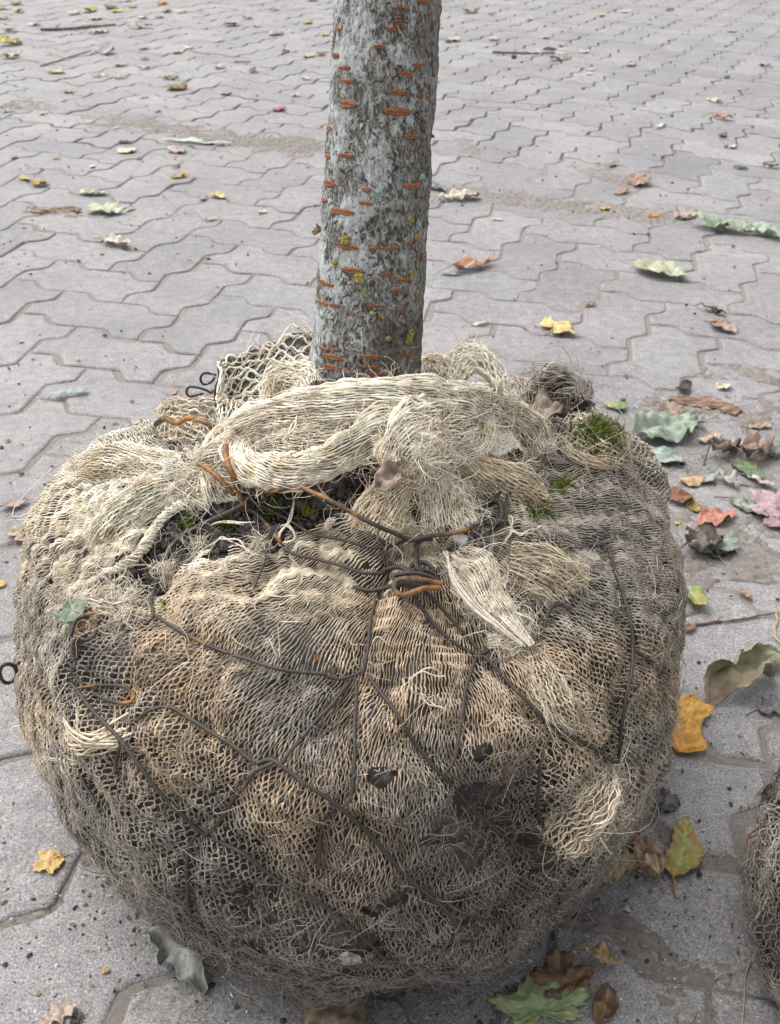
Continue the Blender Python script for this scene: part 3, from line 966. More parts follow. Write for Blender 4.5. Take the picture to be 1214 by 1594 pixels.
def sheet(acc, rows, ny=50, mm=90, col=CREAM, rad=.0006, cell=.011, seed=3, back=None, amp=.56, rough=.0015):
    """rows: list of lines of control points, yarns run along the rows"""
    R = np.stack([catmull(np.array([pt(p) for p in r]), mm) for r in rows])
    P0 = np.stack([catmull(R[:, k], ny) for k in range(mm)], 1)
    du = np.gradient(P0, axis=0); dv = np.gradient(P0, axis=1)
    NN = norm(np.cross(du, dv)); V = norm(P0 - CAM)
    s = np.sign(-(NN * V).sum(-1).mean())
    NN = NN * (s if s else 1)
    wv = Wob(.03, seed + 50)
    P0 = P0 + NN * (rough * wv(P0))[..., None]
    wc_ = Wob(.03, seed + 77)
    cf = lambda P: np.clip(np.asarray(col) * (1 + .12 * wc_(P))[..., None], .02, .95)
    net(acc, P0, NN, rad, cell, seed, amp=amp, lift=.0004, col=cf, minsp=.0006)
    if back is not None:
        a0 = P0 - NN * .0022
        acc.add(a0.reshape(-1, 3), grid_faces(ny, mm), back)
    n = ny * 8
    i = rng.integers(0, ny, n); j = rng.integers(0, mm, n)
    hairs(acc, P0[i, j], NN[i, j], .010, .00025, np.asarray(col) * rng.uniform(.75, 1.15, (n, 1)), curl=.7, lift=.4, m=6)

YF = YC - .052   # plane just in front of the trunk
# sheet of loose sacking lying under the gathers, hiding the soil round the trunk
acc = Acc()
sheet(acc, [[(300,730,.004),(350,690,.006),(420,640,.006),(500,622,None,YF+.012),(600,616,None,YF+.008),(700,620,None,YF+.012),(790,640,.006)],
            [(330,745,.003),(400,720,.004),(480,690,.006),(560,680,.008),(640,672,.008),(740,668,.008),(815,672,.004)],
            [(360,760,.002),(430,745,.002),(500,735,.003),(560,725,.003),(640,715,.004),(740,710,.004),(828,705,.002)]],
      ny=90, mm=150, col=CREAM * .92, back=TAN * .9, seed=5)
acc.build("gathered_cloth", FIBRE, burlap)
acc = Acc()
# upper fold round the foot of the trunk
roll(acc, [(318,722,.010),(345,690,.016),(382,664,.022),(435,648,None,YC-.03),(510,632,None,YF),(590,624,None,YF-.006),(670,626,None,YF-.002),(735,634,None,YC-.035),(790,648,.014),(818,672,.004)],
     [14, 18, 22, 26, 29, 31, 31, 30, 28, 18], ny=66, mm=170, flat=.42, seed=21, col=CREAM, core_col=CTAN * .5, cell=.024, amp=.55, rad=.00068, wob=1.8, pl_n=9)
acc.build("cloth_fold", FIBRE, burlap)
acc = Acc()
# twisted band: a loop starting at the left, dipping, rising to the knot
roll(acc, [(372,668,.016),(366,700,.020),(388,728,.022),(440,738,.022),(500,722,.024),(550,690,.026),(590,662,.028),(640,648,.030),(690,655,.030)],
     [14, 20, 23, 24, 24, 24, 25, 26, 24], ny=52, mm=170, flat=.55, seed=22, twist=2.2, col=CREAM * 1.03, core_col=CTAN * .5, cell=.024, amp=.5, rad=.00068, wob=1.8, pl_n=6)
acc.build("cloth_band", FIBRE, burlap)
acc = Acc()
# inner tuck between the two
roll(acc, [(400,700,.008),(450,690,.010),(510,678,.012),(560,660,.012),(600,650,.012)], [10, 20, 24, 20, 10], ny=40, mm=90, flat=.5, seed=23, col=CREAM * .85, core_col=TAN * .6, cell=.014)
acc.build("cloth_tuck", FIBRE, burlap)
acc = Acc()
# knot
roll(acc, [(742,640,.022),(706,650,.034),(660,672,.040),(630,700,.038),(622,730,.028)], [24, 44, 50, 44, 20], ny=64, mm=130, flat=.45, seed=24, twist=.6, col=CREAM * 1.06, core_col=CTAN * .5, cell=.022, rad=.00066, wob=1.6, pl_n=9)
roll(acc, [(690,640,.030),(720,648,.032),(742,668,.030),(735,695,.026),(705,705,.022),(690,690,.022)], [16, 20, 22, 20, 14, 8], ny=44, mm=100, flat=.7, seed=25, col=CREAM, core_col=CTAN * .5)
roll(acc, [(640,690,.040),(662,700,.040),(680,714,.034)], [20, 26, 18], ny=40, mm=60, flat=.5, seed=26, col=CREAM * .97)
acc.build("cloth_knot", FIBRE, burlap)
acc = Acc()
# the fan below the knot
roll(acc, [(662,706,.020),(672,740,.014),(688,790,.010),(708,835,.006)], [16, 22, 34, 40], ny=60, mm=110, flat=.30, seed=27, col=CREAM * 1.05, core_col=CTAN * .55, ends=(0, .08), cell=.012)
roll(acc, [(650,720,.012),(615,760,.010),(590,800,.006),(575,830,.003)], [12, 26, 34, 38], ny=48, mm=90, flat=.28, seed=28, col=CTAN * 1.15, core_col=TAN * .6, ends=(0, .08))
roll(acc, [(690,706,.014),(740,740,.010),(790,768,.006),(835,790,.003)], [16, 30, 40, 34], ny=60, mm=110, flat=.25, seed=29, col=CTAN * 1.15, core_col=TAN * .6, ends=(0, .1))
roll(acc, [(735,655,.014),(780,668,.010),(815,690,.006),(838,720,.003)], [30, 44, 46, 34], ny=70, mm=110, flat=.25, seed=30, col=CREAM * .92, core_col=TAN * .6, ends=(0, .06))
acc.build("cloth_fan", FIBRE, burlap)
acc = Acc()
# bunch right of the centre, a loose hank frayed into strands
roll(acc, [(700,868,.006),(735,890,.014),(760,930,.014),(790,968,.010),(820,1000,.006)], [18, 36, 30, 18, 8], ny=62, mm=110, flat=.32, seed=31, col=CREAM, core_col=CTAN * .5, ends=(.22, .30), cell=.05, amp=.30, wob=2.2, pl_n=4)
roll(acc, [(790,880,.004),(850,892,.008),(900,930,.006)], [24, 38, 34], ny=40, mm=80, flat=.2, seed=32, col=CTAN, core=False, ends=(.25, .35), cell=.03, amp=.45, wob=2)
roll(acc, [(760,1000,.005),(790,1000,.008),(800,1020,.004)], [10, 12, 4], ny=22, mm=40, flat=.5, seed=33, col=CREAM * .95, core=False)
for k in range(34):
    f = rng.normal(0, .45); e_ = rng.uniform(.6, 1)
    ps = [(706 + 14 * f + rng.normal(0, 4), 872 + rng.normal(0, 6)), (734 + 34 * f, 898 - 12 * f), (762 + 30 * f, 935 - 16 * f), (790 + 20 * f, 968 - 10 * f), (800 + 26 * e_ + 10 * f, 984 + 22 * e_ - 6 * f)]
    tubes(acc, catmull(np.array([hit(x, y, .012 + .004 * rng.random()) for x, y in ps]), 34)[None], .00060, 4, col=CREAM * rng.uniform(.85, 1.08))
acc.build("frayed_hank", FIBRE, burlap)
acc = Acc()
# tie at the left gather, with strands fanning out below it
roll(acc, [(372,690,.020),(340,706,.018),(312,722,.014),(300,735,.008)], [16, 17, 14, 8], ny=40, mm=70, flat=.7, seed=34, col=CREAM * 1.02)
roll(acc, [(318,722,.012),(335,752,.010),(352,775,.006)], [8, 22, 32], ny=26, mm=60, flat=.3, seed=35, col=CREAM, core=False, ends=(0, .35), cell=.03, amp=.3)
roll(acc, [(308,728,.010),(300,760,.008),(280,785,.006)], [7, 20, 30], ny=20, mm=60, flat=.3, seed=36, col=CREAM, core=False, ends=(0, .35), cell=.03, amp=.3)
roll(acc, [(312,726,.010),(250,732,.012),(180,740,.008),(110,765,.004)], [8, 30, 44, 40], ny=60, mm=130, flat=.2, seed=37, col=CREAM, core=False, ends=(0, .25), cell=.014)
roll(acc, [(305,735,.010),(245,765,.012),(190,808,.010),(150,855,.006)], [8, 24, 30, 26], ny=44, mm=110, flat=.2, seed=38, col=CREAM, core=False, ends=(0, .15), cell=.013)
acc.build("tied_gather", FIBRE, burlap)
acc = Acc()
# torn edge of the sacking round the hole: a plaited selvedge and frayed tufts
roll(acc, [(372,773,.004),(320,780,.006),(272,790,.007),(245,820,.008),(225,852,.008),(190,880,.006),(160,892,.004)], [3, 4, 5, 5, 5, 4, 3], ny=8, mm=150, flat=.8, seed=39, col=CREAM * .95, rad=.0008, core=False, twist=40, lay=1)
for (x0, y0, x1, y1, w0, w1_, s_) in [(262,905,258,872,6,14,41),(300,868,322,838,4,12,42),(398,858,412,838,4,12,43),(190,940,215,925,8,14,44),(180,930,176,902,3,4,45),(115,945,205,945,12,18,46),(200,945,188,970,8,9,47)]:
    roll(acc, [(x0, y0, .001), ((x0 + x1) / 2, (y0 + y1) / 2, .005), (x1, y1, .008)], [w0 * .5, w0 * .8, w1_], ny=13, mm=40, flat=.6, seed=s_, col=CREAM * .85, core=False, ends=(0, .45), cell=.04, amp=.3, lay=1)
acc.build("torn_edge", FIBRE, burlap)
acc = Acc()
# hanks hanging loose on the sides
for k in range(22):
    f = k / 21; jx, jy = rng.normal(0, 5, 2)
    ps = [(88 + 26 * f + jx, 1100 + 48 * f + jy), (98 + 20 * f + jx, 1122 + 44 * f), (128 + 8 * rng.normal(), 1142 + 34 * f + 4 * rng.normal()), (160 + 8 * rng.normal(), 1136 + 34 * f + 4 * rng.normal()), (186 + 10 * rng.normal(), 1120 + 44 * f + 6 * rng.normal())]
    tubes(acc, catmull(np.array([hit(x, y, .003 + .004 * math.sin(3 * q / 4 * 1.0) + .001 * rng.normal()) for q, (x, y) in enumerate(ps)]), 30)[None], .00062, 4, col=CTAN * rng.uniform(.85, 1.15))
acc.build("loose_yarn", FIBRE, burlap); acc = Acc()
roll(acc, [(70,1180,.004),(95,1178,.006),(125,1185,.002)], [3, 5, 4], ny=8, mm=50, flat=.7, seed=52, col=CREAM * .9, core=False)
acc.build("loose_hank", FIBRE, burlap); acc = Acc()
roll(acc, [(945,1190,.004),(925,1240,.008),(885,1285,.010),(860,1320,.006)], [16, 28, 32, 18], ny=34, mm=100, flat=.35, seed=53, col=CTAN * .95, core=False, cell=.013, amp=.75, wob=3, ends=(.15, .2), lay=1)
acc.build("loose_hank", FIBRE, burlap); acc = Acc()
roll(acc, [(812,1008,.002),(846,1056,.004),(882,1108,.005),(925,1165,.002)], [12, 22, 24, 10], ny=34, mm=120, flat=.28, seed=54, col=CTAN * .85, core=False, ends=(.08, .12), cell=.0078, amp=.56, wob=.6, lay=1)
acc.build("loose_hank", FIBRE, burlap); acc = Acc()
roll(acc, [(720,890,.004),(705,870,.008),(690,880,.004)], [8, 9, 6], ny=16, mm=40, flat=.6, seed=55, col=CTAN)
acc.build("loose_hank", FIBRE, burlap); acc = Acc()
acc = Acc()
# flaps of open net standing up behind the trunk on the left
YB = YC + .10
sheet(acc, [[(338,600,None,YB-.03),(352,560,None,YB),(400,540,None,YB+.02),(450,520,None,YB+.04),(486,514,None,YB+.05)],
            [(336,640,None,YB-.05),(360,600,None,YB-.01),(410,585,None,YB+.00),(455,560,None,YB+.01),(490,560,None,YB+.02)],
            [(345,680,None,YB-.09),(372,655,None,YB-.05),(415,628,None,YB-.03),(460,600,None,YB-.02),(492,600,None,YB)]],
      ny=15, mm=90, col=CREAM * 1.08, rad=.00105, cell=.016, seed=61, amp=.52, back=DARK * .42)
sheet(acc, [[(242,650,None,YB-.05),(262,626,None,YB-.03),(300,616,None,YB-.02),(345,615,None,YB-.02)],
            [(246,672,None,YB-.07),(270,652,None,YB-.05),(305,645,None,YB-.05),(345,645,None,YB-.05)],
            [(262,690,None,YB-.09),(285,680,None,YB-.08),(315,680,None,YB-.08),(350,682,None,YB-.08)]],
      ny=14, mm=70, col=CTAN, rad=.0008, cell=.013, seed=62, amp=.5, back=DARK * .8)
sheet(acc, [[(352,572,None,YB+.03),(400,548,None,YB+.05),(450,530,None,YB+.07),(488,524,None,YB+.08)],
            [(345,640,None,YB-.01),(400,605,None,YB+.01),(450,580,None,YB+.03),(490,570,None,YB+.05)]],
      ny=14, mm=60, col=GREY, rad=.0006, cell=.012, seed=63, amp=.5, back=DARK * .55)
roll(acc, [(420,640,.012),(440,600,None,YC+.0),(470,590,None,YC-.01),(488,605,None,YC-.03)], [14, 26, 24, 12], ny=30, mm=70, flat=.6, seed=64, col=CREAM, core_col=CTAN * .6)
acc.build("net_flap", FIBRE, burlap)
acc = Acc()
# hood of net behind the trunk on the right
roll(acc, [(664,600,None,YC+.01),(672,580,None,YC+.04),(690,590,None,YC+.02),(705,612,None,YC-.01)], [10, 24, 26, 14], ny=30, mm=60, flat=.6, seed=65, col=CREAM * .95, core_col=CTAN * .6)
sheet(acc, [[(700,592,None,YC+.04),(706,548,None,YC+.05),(735,532,None,YC+.06),(765,548,None,YC+.06),(790,590,None,YC+.05)],
            [(704,604,None,YC+.02),(716,566,None,YC+.03),(740,550,None,YC+.04),(762,565,None,YC+.04),(785,600,None,YC+.03)],
            [(712,615,None,YC+.00),(722,590,None,YC+.00),(742,580,None,YC+.01),(760,590,None,YC+.01),(778,612,None,YC+.00)]],
      ny=16, mm=80, col=CREAM, rad=.00075, cell=.012, seed=66, amp=.5, back=CTAN * .55)
acc.build("net_hood", FIBRE, burlap)
acc = Acc()
# dark matted wads at the back right
roll(acc, [(815,650,.004),(838,620,.010),(868,602,.014),(893,608,.010),(905,640,.004)], [18, 28, 32, 26, 14], ny=40, mm=80, flat=.8, seed=67, col=GREY * .85, core_col=np.array([.035, .030, .026]), cell=.025, amp=1.2, wob=5, ends=(.1, .1))
roll(acc, [(790,600,.004),(812,612,.006),(822,650,.004)], [12, 18, 14], ny=24, mm=60, flat=.8, seed=68, col=GREY * 1.15, core_col=np.array([.045, .038, .033]), cell=.02, wob=2)
acc.build("matted_wad", FIBRE, burlap)
acc = Acc()
# net stretched over the clump of turf
sheet(acc, [[(880,690,.004),(885,655,.006),(915,645,.006),(955,660,.006),(985,690,.003)],
            [(878,702,.004),(895,680,.007),(925,678,.008),(955,688,.007),(985,704,.003)],
            [(885,712,.003),(905,708,.005),(930,710,.006),(960,714,.005),(990,715,.002)]],
      ny=13, mm=60, col=CTAN * .9, rad=.0007, cell=.014, seed=69, amp=.55)
roll(acc, [(876,692,.006),(892,708,.008),(925,720,.007),(960,724,.003)], [5, 6, 6, 4], ny=14, mm=60, flat=.8, seed=70, col=CTAN, core_col=GREY * .7)
acc.build("turf_net", FIBRE, burlap)
# single loose strings
for ps in [[(495,745,.014),(475,758,.014),(462,775,.010),(455,800,.008),(440,828,.006),(438,850,.002)], [(492,742,.016),(500,765,.010),(508,778,.004)],
           [(776,560,None,YC+.03),(788,580,None,YC+.02),(778,600,None,YC+.0),(782,625,.006)],
           [(470,635,.03),(455,668,.03),(440,690,.028)], [(618,655,.045),(616,690,.044),(620,720,.040)],
           [(755,650,.026),(770,668,.024),(760,690,.02),(735,705,.02)], [(690,1105,.004),(670,1098,.004),(655,1075,.003)], [(330,820,.004),(345,812,.008),(375,815,.006),(400,812,.002)],
           [(395,860,.003),(350,838,.008),(330,850,.004)], [(310,690,.012),(306,710,.02),(318,730,.016)], [(640,1060,.003),(660,1045,.006),(690,1050,.003)],
           [(1040,960,.002),(1055,985,.006),(1045,1010,.002),(1030,975,.004)], [(755,790,.006),(770,785,.01),(790,800,.008),(800,830,.008),(785,850,.004)],
           [(820,680,.006),(835,690,.012),(840,712,.01),(822,720,.006)], [(430,830,.004),(445,815,.01),(460,835,.008),(440,850,.002)], [(560,640,.03),(620,652,.04),(700,648,.036),(760,640,.02)],
           [(840,820,.004),(815,830,.008),(790,822,.008),(765,835,.004)], [(60,1130,.002),(40,1125,.004),(22,1132,.004)]]:
    acc = Acc()
    P = catmull(np.array([pt(p) for p in ps]), 40)
    ty_ = .00042 if ps[0][1] > 1000 else .0006
    for k in range(2):
        w_ = Wob(.02, rng.integers(1e6))
        tubes(acc, (P + .0009 * np.stack([w_(P), w_(P + 1), w_(P + 2)], -1))[None], ty_, 4, col=CREAM * rng.uniform(.75, 1.0))
    acc.build("loose_string", FIBRE, burlap)

# ------------------------------------------------------------------ wire basket
def wire(acc, P, r, rust, n=None):
    n = n or max(30, 8 * len(P))
    P = catmull(P, n)
    w_ = Wob(.03, rng.integers(1e6))
    P = P + .0004 * np.stack([w_(P), w_(P + 1), w_(P + 2)], -1)
    R = np.full((1, n), r); R[0, 0] *= .3; R[0, -1] *= .3
    rr = rust + .12 * w_(P)
    tubes(acc, P[None], R, 8, ref=norm(CAM - P)[None], col=np.stack([rr, rr * 0, rr * 0], -1)[None])
acc = Acc()
for (ps, r, rust) in WIRES:
    P = np.array([hit(x, y, .0064) for x, y in ps])
    wire(acc, P, r * .92, rust)
basket = acc.build("wire_basket", WIRE, tree)
acc = Acc()
RODS = [([(352,692,.045),(352,715,.042),(362,738,.034),(372,765,.020),(380,788,.009)], .0019, .46), ([(378,786,.008),(350,800,.008),(318,815,.009),(285,832,.010),(268,850,.012),(258,872,.004)], .0016, .08),
        ([(308,720,.030),(325,732,.030),(345,748,.024),(366,772,.014)], .0017, .42), ([(382,790,.006),(405,805,.006),(420,822,.006),(436,845,.004)], .0014, .3), ([(272,836,.010),(290,848,.008),(300,858,.002)], .0020, .0)]
for ps, r, rust in RODS: wire(acc, np.array([pt(p) for p in ps]), r, rust)
acc.build("rusty_rod", WIRE, basket)
acc = Acc()
wire(acc, np.array([pt(p) for p in [(405,770,.012),(440,762,.034),(470,763,.036),(510,778,.034),(545,797,.030),(580,815,.026),(612,829,.020),(640,838,.014),(672,836,.016),(697,833,.018),(722,824,.022),(750,812,.022)]]), .0013, .30)
acc.build("tie_wire", WIRE, basket)
acc = Acc()
wire(acc, np.array([pt(p) for p in [(240,662,None,YC+.012),(256,652,None,YC+.006),(275,658,None,YC+.002),(292,650,None,YC-.002),(312,654,None,YC-.006),(332,664,None,YC-.01),(348,671,None,YC-.01)]]), .0018, .44)
wire(acc, np.array([pt(p) for p in [(238,666,.016),(255,682,.020),(272,688,.022),(280,702,.022),(293,716,.018)]]), .0018, .06)
acc.build("bent_rod", WIRE, basket)
def loop_pts(cx, cy, rx, ry, lift, a0, a1, n=22, dl=0.0, rot=0.0):
    out = []
    for k in range(n):
        t = k / (n - 1); a = math.radians(a0 + (a1 - a0) * t)
        ex, ey = rx * math.cos(a), ry * math.sin(a)
        x = cx + ex * math.cos(rot) - ey * math.sin(rot); y = cy + ex * math.sin(rot) + ey * math.cos(rot)
        out.append((x, y, lift + dl * math.sin(a)))
    return out
acc = Acc()
# central twist
for ps, r, rust in [
    ([(646,842,.006),(648,862,.010),(655,885,.016),(660,905,.014)], .0013, .0), ([(684,838,.005),(655,842,.010),(645,858,.014),(648,880,.018),(668,905,.016)], .0013, .0),
    (loop_pts(648, 902, 32, 14, .012, -20, 420), .0013, .0), (loop_pts(655, 895, 20, 20, .010, 0, 500), .0013, -.1),
    ([(688,908,.018),(650,901,.022),(622,903,.022),(615,917,.022),(628,927,.022),(660,916,.022),(686,914,.020)], .0016, .52),
    ([(548,913,.002),(575,918,.006),(600,914,.010),(622,908,.014)], .0013, .15), ([(590,893,.004),(605,885,.008),(625,882,.010),(640,890,.012)], .0014, .0),
    (loop_pts(648, 903, 38, 10, .016, 0, 360, rot=.2), .0012, .05), ([(596,842,.003),(598,860,.004),(604,880,.004)], .0014, .25)]:
    wire(acc, np.array([pt(p) for p in ps]), r, rust, 70)
acc.build("wire_twist", WIRE, basket)
acc = Acc()
for ps, r, rust in [
    (loop_pts(714, 838, 21, 20, .012, 0, 400), .0014, .0), (loop_pts(716, 840, 25, 17, .010, 40, 420), .0014, .0),
    (loop_pts(768, 798, 20, 15, .012, -160, 250), .0015, .0), (loop_pts(764, 796, 17, 18, .016, -100, 120), .0016, .05),
    ([(800,672,.006),(810,690,.012),(798,702,.014),(788,722,.012),(788,745,.012),(776,770,.012),(762,786,.012)], .0014, -.05),
    ([(808,640,.010),(815,660,.010),(840,690,.012),(850,715,.014),(838,732,.014),(812,750,.014),(792,770,.012),(788,795,.012),(770,810,.012)], .0012, .2),
    ([(740,820,.012),(760,815,.012),(775,812,.010)], .0016, .05), ([(740,848,.008),(760,830,.010),(790,812,.006)], .0014, .0)]:
    wire(acc, np.array([pt(p) for p in ps]), r, rust, 60)
acc.build("wire_hook", WIRE, basket)
acc = Acc()
# coil spring at the left
n = 150; t = np.linspace(0, 1, n)
c0, c1 = hit(114, 1042, .004), hit(124, 985, .020)
ax = c1 - c0; ax_n = norm(ax); s1_ = norm(np.cross(ax_n, fwd)); s2_ = np.cross(ax_n, s1_)
P = c0 + ax * t[:, None] + 0.0027 * (np.cos(t * 56)[:, None] * s1_ + np.sin(t * 50)[:, None] * s2_)
wire(acc, P, .0009, .22, 300)
for ps, r, rust in [(loop_pts(134, 978, 16, 18, .018, 60, 640, 40), .0009, .2), (loop_pts(130, 976, 10, 11, .020, 0, 420, 30), .0009, .32), ([(112,990,.02),(120,965,.022),(140,953,.022),(160,956,.012)], .0011, .28)]:
    wire(acc, np.array([pt(p) for p in ps]), r, rust, 90)
acc.build("wire_coil", WIRE, basket)
acc = Acc()
Yr = hit(40, 1040)[1]
wire(acc, np.array([at_Y(12 + 13 * math.cos(a_), 1048 + 15 * math.sin(a_), Yr - .01 * math.sin(a_ * .5)) for a_ in np.linspace(-.2, 6.5, 24)]), .0013, .05, 70)
wire(acc, np.array([at_Y(22, 1036, Yr), hit(36, 1030, .002), hit(60, 1040, .001)]), .0013, .0, 20)
acc.build("wire_ring", WIRE, basket)
for ps in [[(338,584,None,YB),(320,580,None,YB),(313,588,None,YB),(318,597,None,YB),(330,594,None,YB),(336,586,None,YB)], [(318,612,None,YB-.04),(296,616,None,YB-.04),(290,610,None,YB-.04),(296,603,None,YB-.04),(318,606,None,YB-.04),(330,612,None,YB-.04)]]:
    acc = Acc()
    wire(acc, np.array([pt(p) for p in ps]), .0009, .15, 50)
    acc.build("wire_eye", WIRE, basket)

# ------------------------------------------------------------------ trunk
pB = at_Y(568, 590, YC + .012); pT = at_Y(605, 0, YC + .048)
axd = norm(pT - pB)
Lvis = np.linalg.norm(pT - pB)
stn = np.array([(-.16, 176), (-.10, 174), (0, 171), (.045, 170), (.10, 167.5), (.16, 165), (.21, 163), (Lvis, 163)], float)
zcT = (pB + axd * stn[:, 0:1] - CAM) @ fwd
rads = stn[:, 1] / 2 * zcT / FPX
rads = np.minimum.accumulate(rads)
NA, NL = 200, 520
ltop = 1.25
lz = np.linspace(-.13, ltop, NL)
lz = np.concatenate([np.linspace(-.13, .30, 400), np.linspace(.30, ltop, 121)[1:]]); NL = len(lz)
rr = np.interp(lz, stn[:, 0], rads)
rr = np.where(lz > Lvis, rads[-1] * (1 - .18 * (lz - Lvis)), rr)
kx = norm(np.cross(axd, np.array([0, 1.0, 0]))); ky = np.cross(axd, kx)   # ky points away from the camera or to it
if (ky @ fwd) > 0: kx, ky = -kx, -ky
if (kx @ rgt) < 0: kx = -kx
th = np.linspace(0, 2 * math.pi, NA, endpoint=False)
def trunk_pt(l, a, dr=0.0):
    r = np.interp(l, lz, rr) + dr
    return pB + axd * np.asarray(l)[..., None] + (np.cos(a) * r)[..., None] * kx + (np.sin(a) * r)[..., None] * ky
LZ, AT = np.meshgrid(lz, th, indexing='ij')
T0 = trunk_pt(LZ, AT)
rad_dir = np.cos(AT)[..., None] * kx + np.sin(AT)[..., None] * ky
stretch = T0 * np.array([1, 1, .45])
dr = .0004 * Wob(.035, 501)(T0) + .00022 * Wob(.006, 502)(stretch) + .00022 * Wob(.0032, 503)(stretch) + .0016 * np.cos(3 * AT + 1) * sstep(.06, -.06, LZ)
T1 = T0 + rad_dir * dr[..., None]
film = .17 * np.cos(AT - math.radians(150)) + .10 * sstep(-.02, .10, LZ) + .08 * Wob(.03, 504)(T0)
brown_film = .30 * np.cos(AT - math.radians(15)) + .16 * sstep(.10, -.02, LZ) + .08 * Wob(.04, 505)(T0)
acc = Acc()
acc.add(T1.reshape(-1, 3), grid_faces(NL, NA, wrap=True), np.stack([film, np.clip(brown_film, 0, 1), 0 * brown_film], -1).reshape(-1, 3), 0)
capc = len(lz) - 1
top = T1[-1]
acc.add(np.concatenate([top, top.mean(0, keepdims=True)]), [[i, (i + 1) % NA, NA, NA] for i in range(NA)], (.1, .1, 0), 0)
def trunk_hit(x, y):
    d = norm(ray(x, y)); oc = CAM - pB
    r = .037
    for _ in range(6):
        dp = d - (d @ axd) * axd; op = oc - (oc @ axd) * axd
        a_ = dp @ dp; b_ = 2 * dp @ op; c_ = op @ op - r * r
        D = b_ * b_ - 4 * a_ * c_
        t = (-b_ - math.sqrt(max(D, 0))) / (2 * a_)
        p = oc + d * t; l = p @ axd
        r = float(np.interp(l, lz, rr))
    return l, math.atan2(p @ ky, p @ kx)
LENTS = [(945,15,80,0),(1045,45,30,0),(790,65,105,0),(975,103,45,0),(770,155,120,0),(720,208,70,0),(340,205,40,0),(630,328,80,0),(320,388,45,0),(390,475,85,0),(905,455,80,0),(815,518,100,0),(395,568,80,0),(970,607,45,0),
 (770,650,135,0),(915,675,45,0),(385,730,150,0),(765,785,180,0),(845,957,105,0),(730,1025,185,0),(280,893,45,0),(385,1088,115,0),(270,1095,45,0),(275,1285,90,0),(865,1300,120,0),(535,1330,75,0),(965,1080,25,0),(1005,490,25,0),
 (540,165,110,1),(365,222,165,1),(240,140,45,1),(390,405,95,1),(395,465,165,1),(590,482,60,1),(705,482,120,1),(850,448,60,1),(895,540,40,1),(440,637,160,1),(680,665,120,1),(250,725,110,1),(750,782,70,1),(800,700,80,1),
 (230,860,80,1),(315,880,75,1),(605,885,130,1),(775,912,90,1),(900,830,50,1),(235,1175,80,1),(300,1240,170,1),(325,1190,40,1),(560,1240,150,1),(810,1225,110,1),(330,1320,200,1),(560,1310,150,1),(610,1365,150,1),(155,1275,30,1),(885,1370,30,1),(190,1400,60,1)]
def lenticel(l, a, wid, hgt):
    nu, nv = 26, 9
    r = float(np.interp(l, lz, rr))
    u = np.linspace(-1, 1, nu)[:, None]; v = np.linspace(-1, 1, nv)[None]
    wn_ = .75 + .25 * np.sin(u * rng.uniform(3, 6) + rng.uniform(0, 6)) * rng.uniform(.3, 1)
    prof = np.maximum(1 - np.abs(u) ** 2.2, 0) ** .55 * wn_
    tilt = rng.normal(0, .05)
    LL = l + v * prof * hgt / 2 + tilt * u * wid * .25 + rng.normal(0, .00012, (nu, nv))
    AA = a + u * wid / 2 / r + 0 * v
    ridge = np.abs(np.sin(v * math.pi * rng.choice([1.0, 1.5]) + .3 * np.sin(u * 5))) * .8 + .35
    dr_ = (.0007 * (1 - v ** 4) * ridge * np.minimum(1, prof * 2.2)) - .0002 + rng.normal(0, .00010, (nu, nv)) - .0012 * (np.abs(v) > .99) - .0010 * (np.abs(u) > .99)
    P = trunk_pt(LL, AA, 0)
    P = P + (np.cos(AA)[..., None] * kx + np.sin(AA)[..., None] * ky) * (dr_ + .0003)[..., None]
    c = np.array([.31, .135, .06]) * rng.uniform(.75, 1.2)
    cc = c * (.55 + .6 * np.clip(ridge, 0, 1))[..., None] * rng.uniform(.8, 1.15, (nu, nv, 1))
    acc.add(P.reshape(-1, 3), grid_faces(nu, nv), cc.reshape(-1, 3), 1)
for x, y, w, reg in LENTS:
    px, py = 450 + x / 4.496, (280 if reg else 0) + y / 4.496
    l, a = trunk_hit(px, py)
    ca_ = max(.35, abs(math.sin(a)))
    wid = w / 4.496 / FPX * .62 / ca_ * 1.05
    lenticel(l, a, wid, min(.0072, max(.0038, wid * .32)) * rng.uniform(.85, 1.15))
for k in range(110):
    l = rng.uniform(-.02, 1.2)
    a = rng.uniform(math.radians(0), math.radians(360))
    if l < .30 and math.sin(a) > -.15: continue
    lenticel(l, a, rng.uniform(.006, .026), rng.uniform(.003, .006))
acc.build("trunk", [BARK, LENT], tree)
trunk = bpy.data.objects["trunk"]
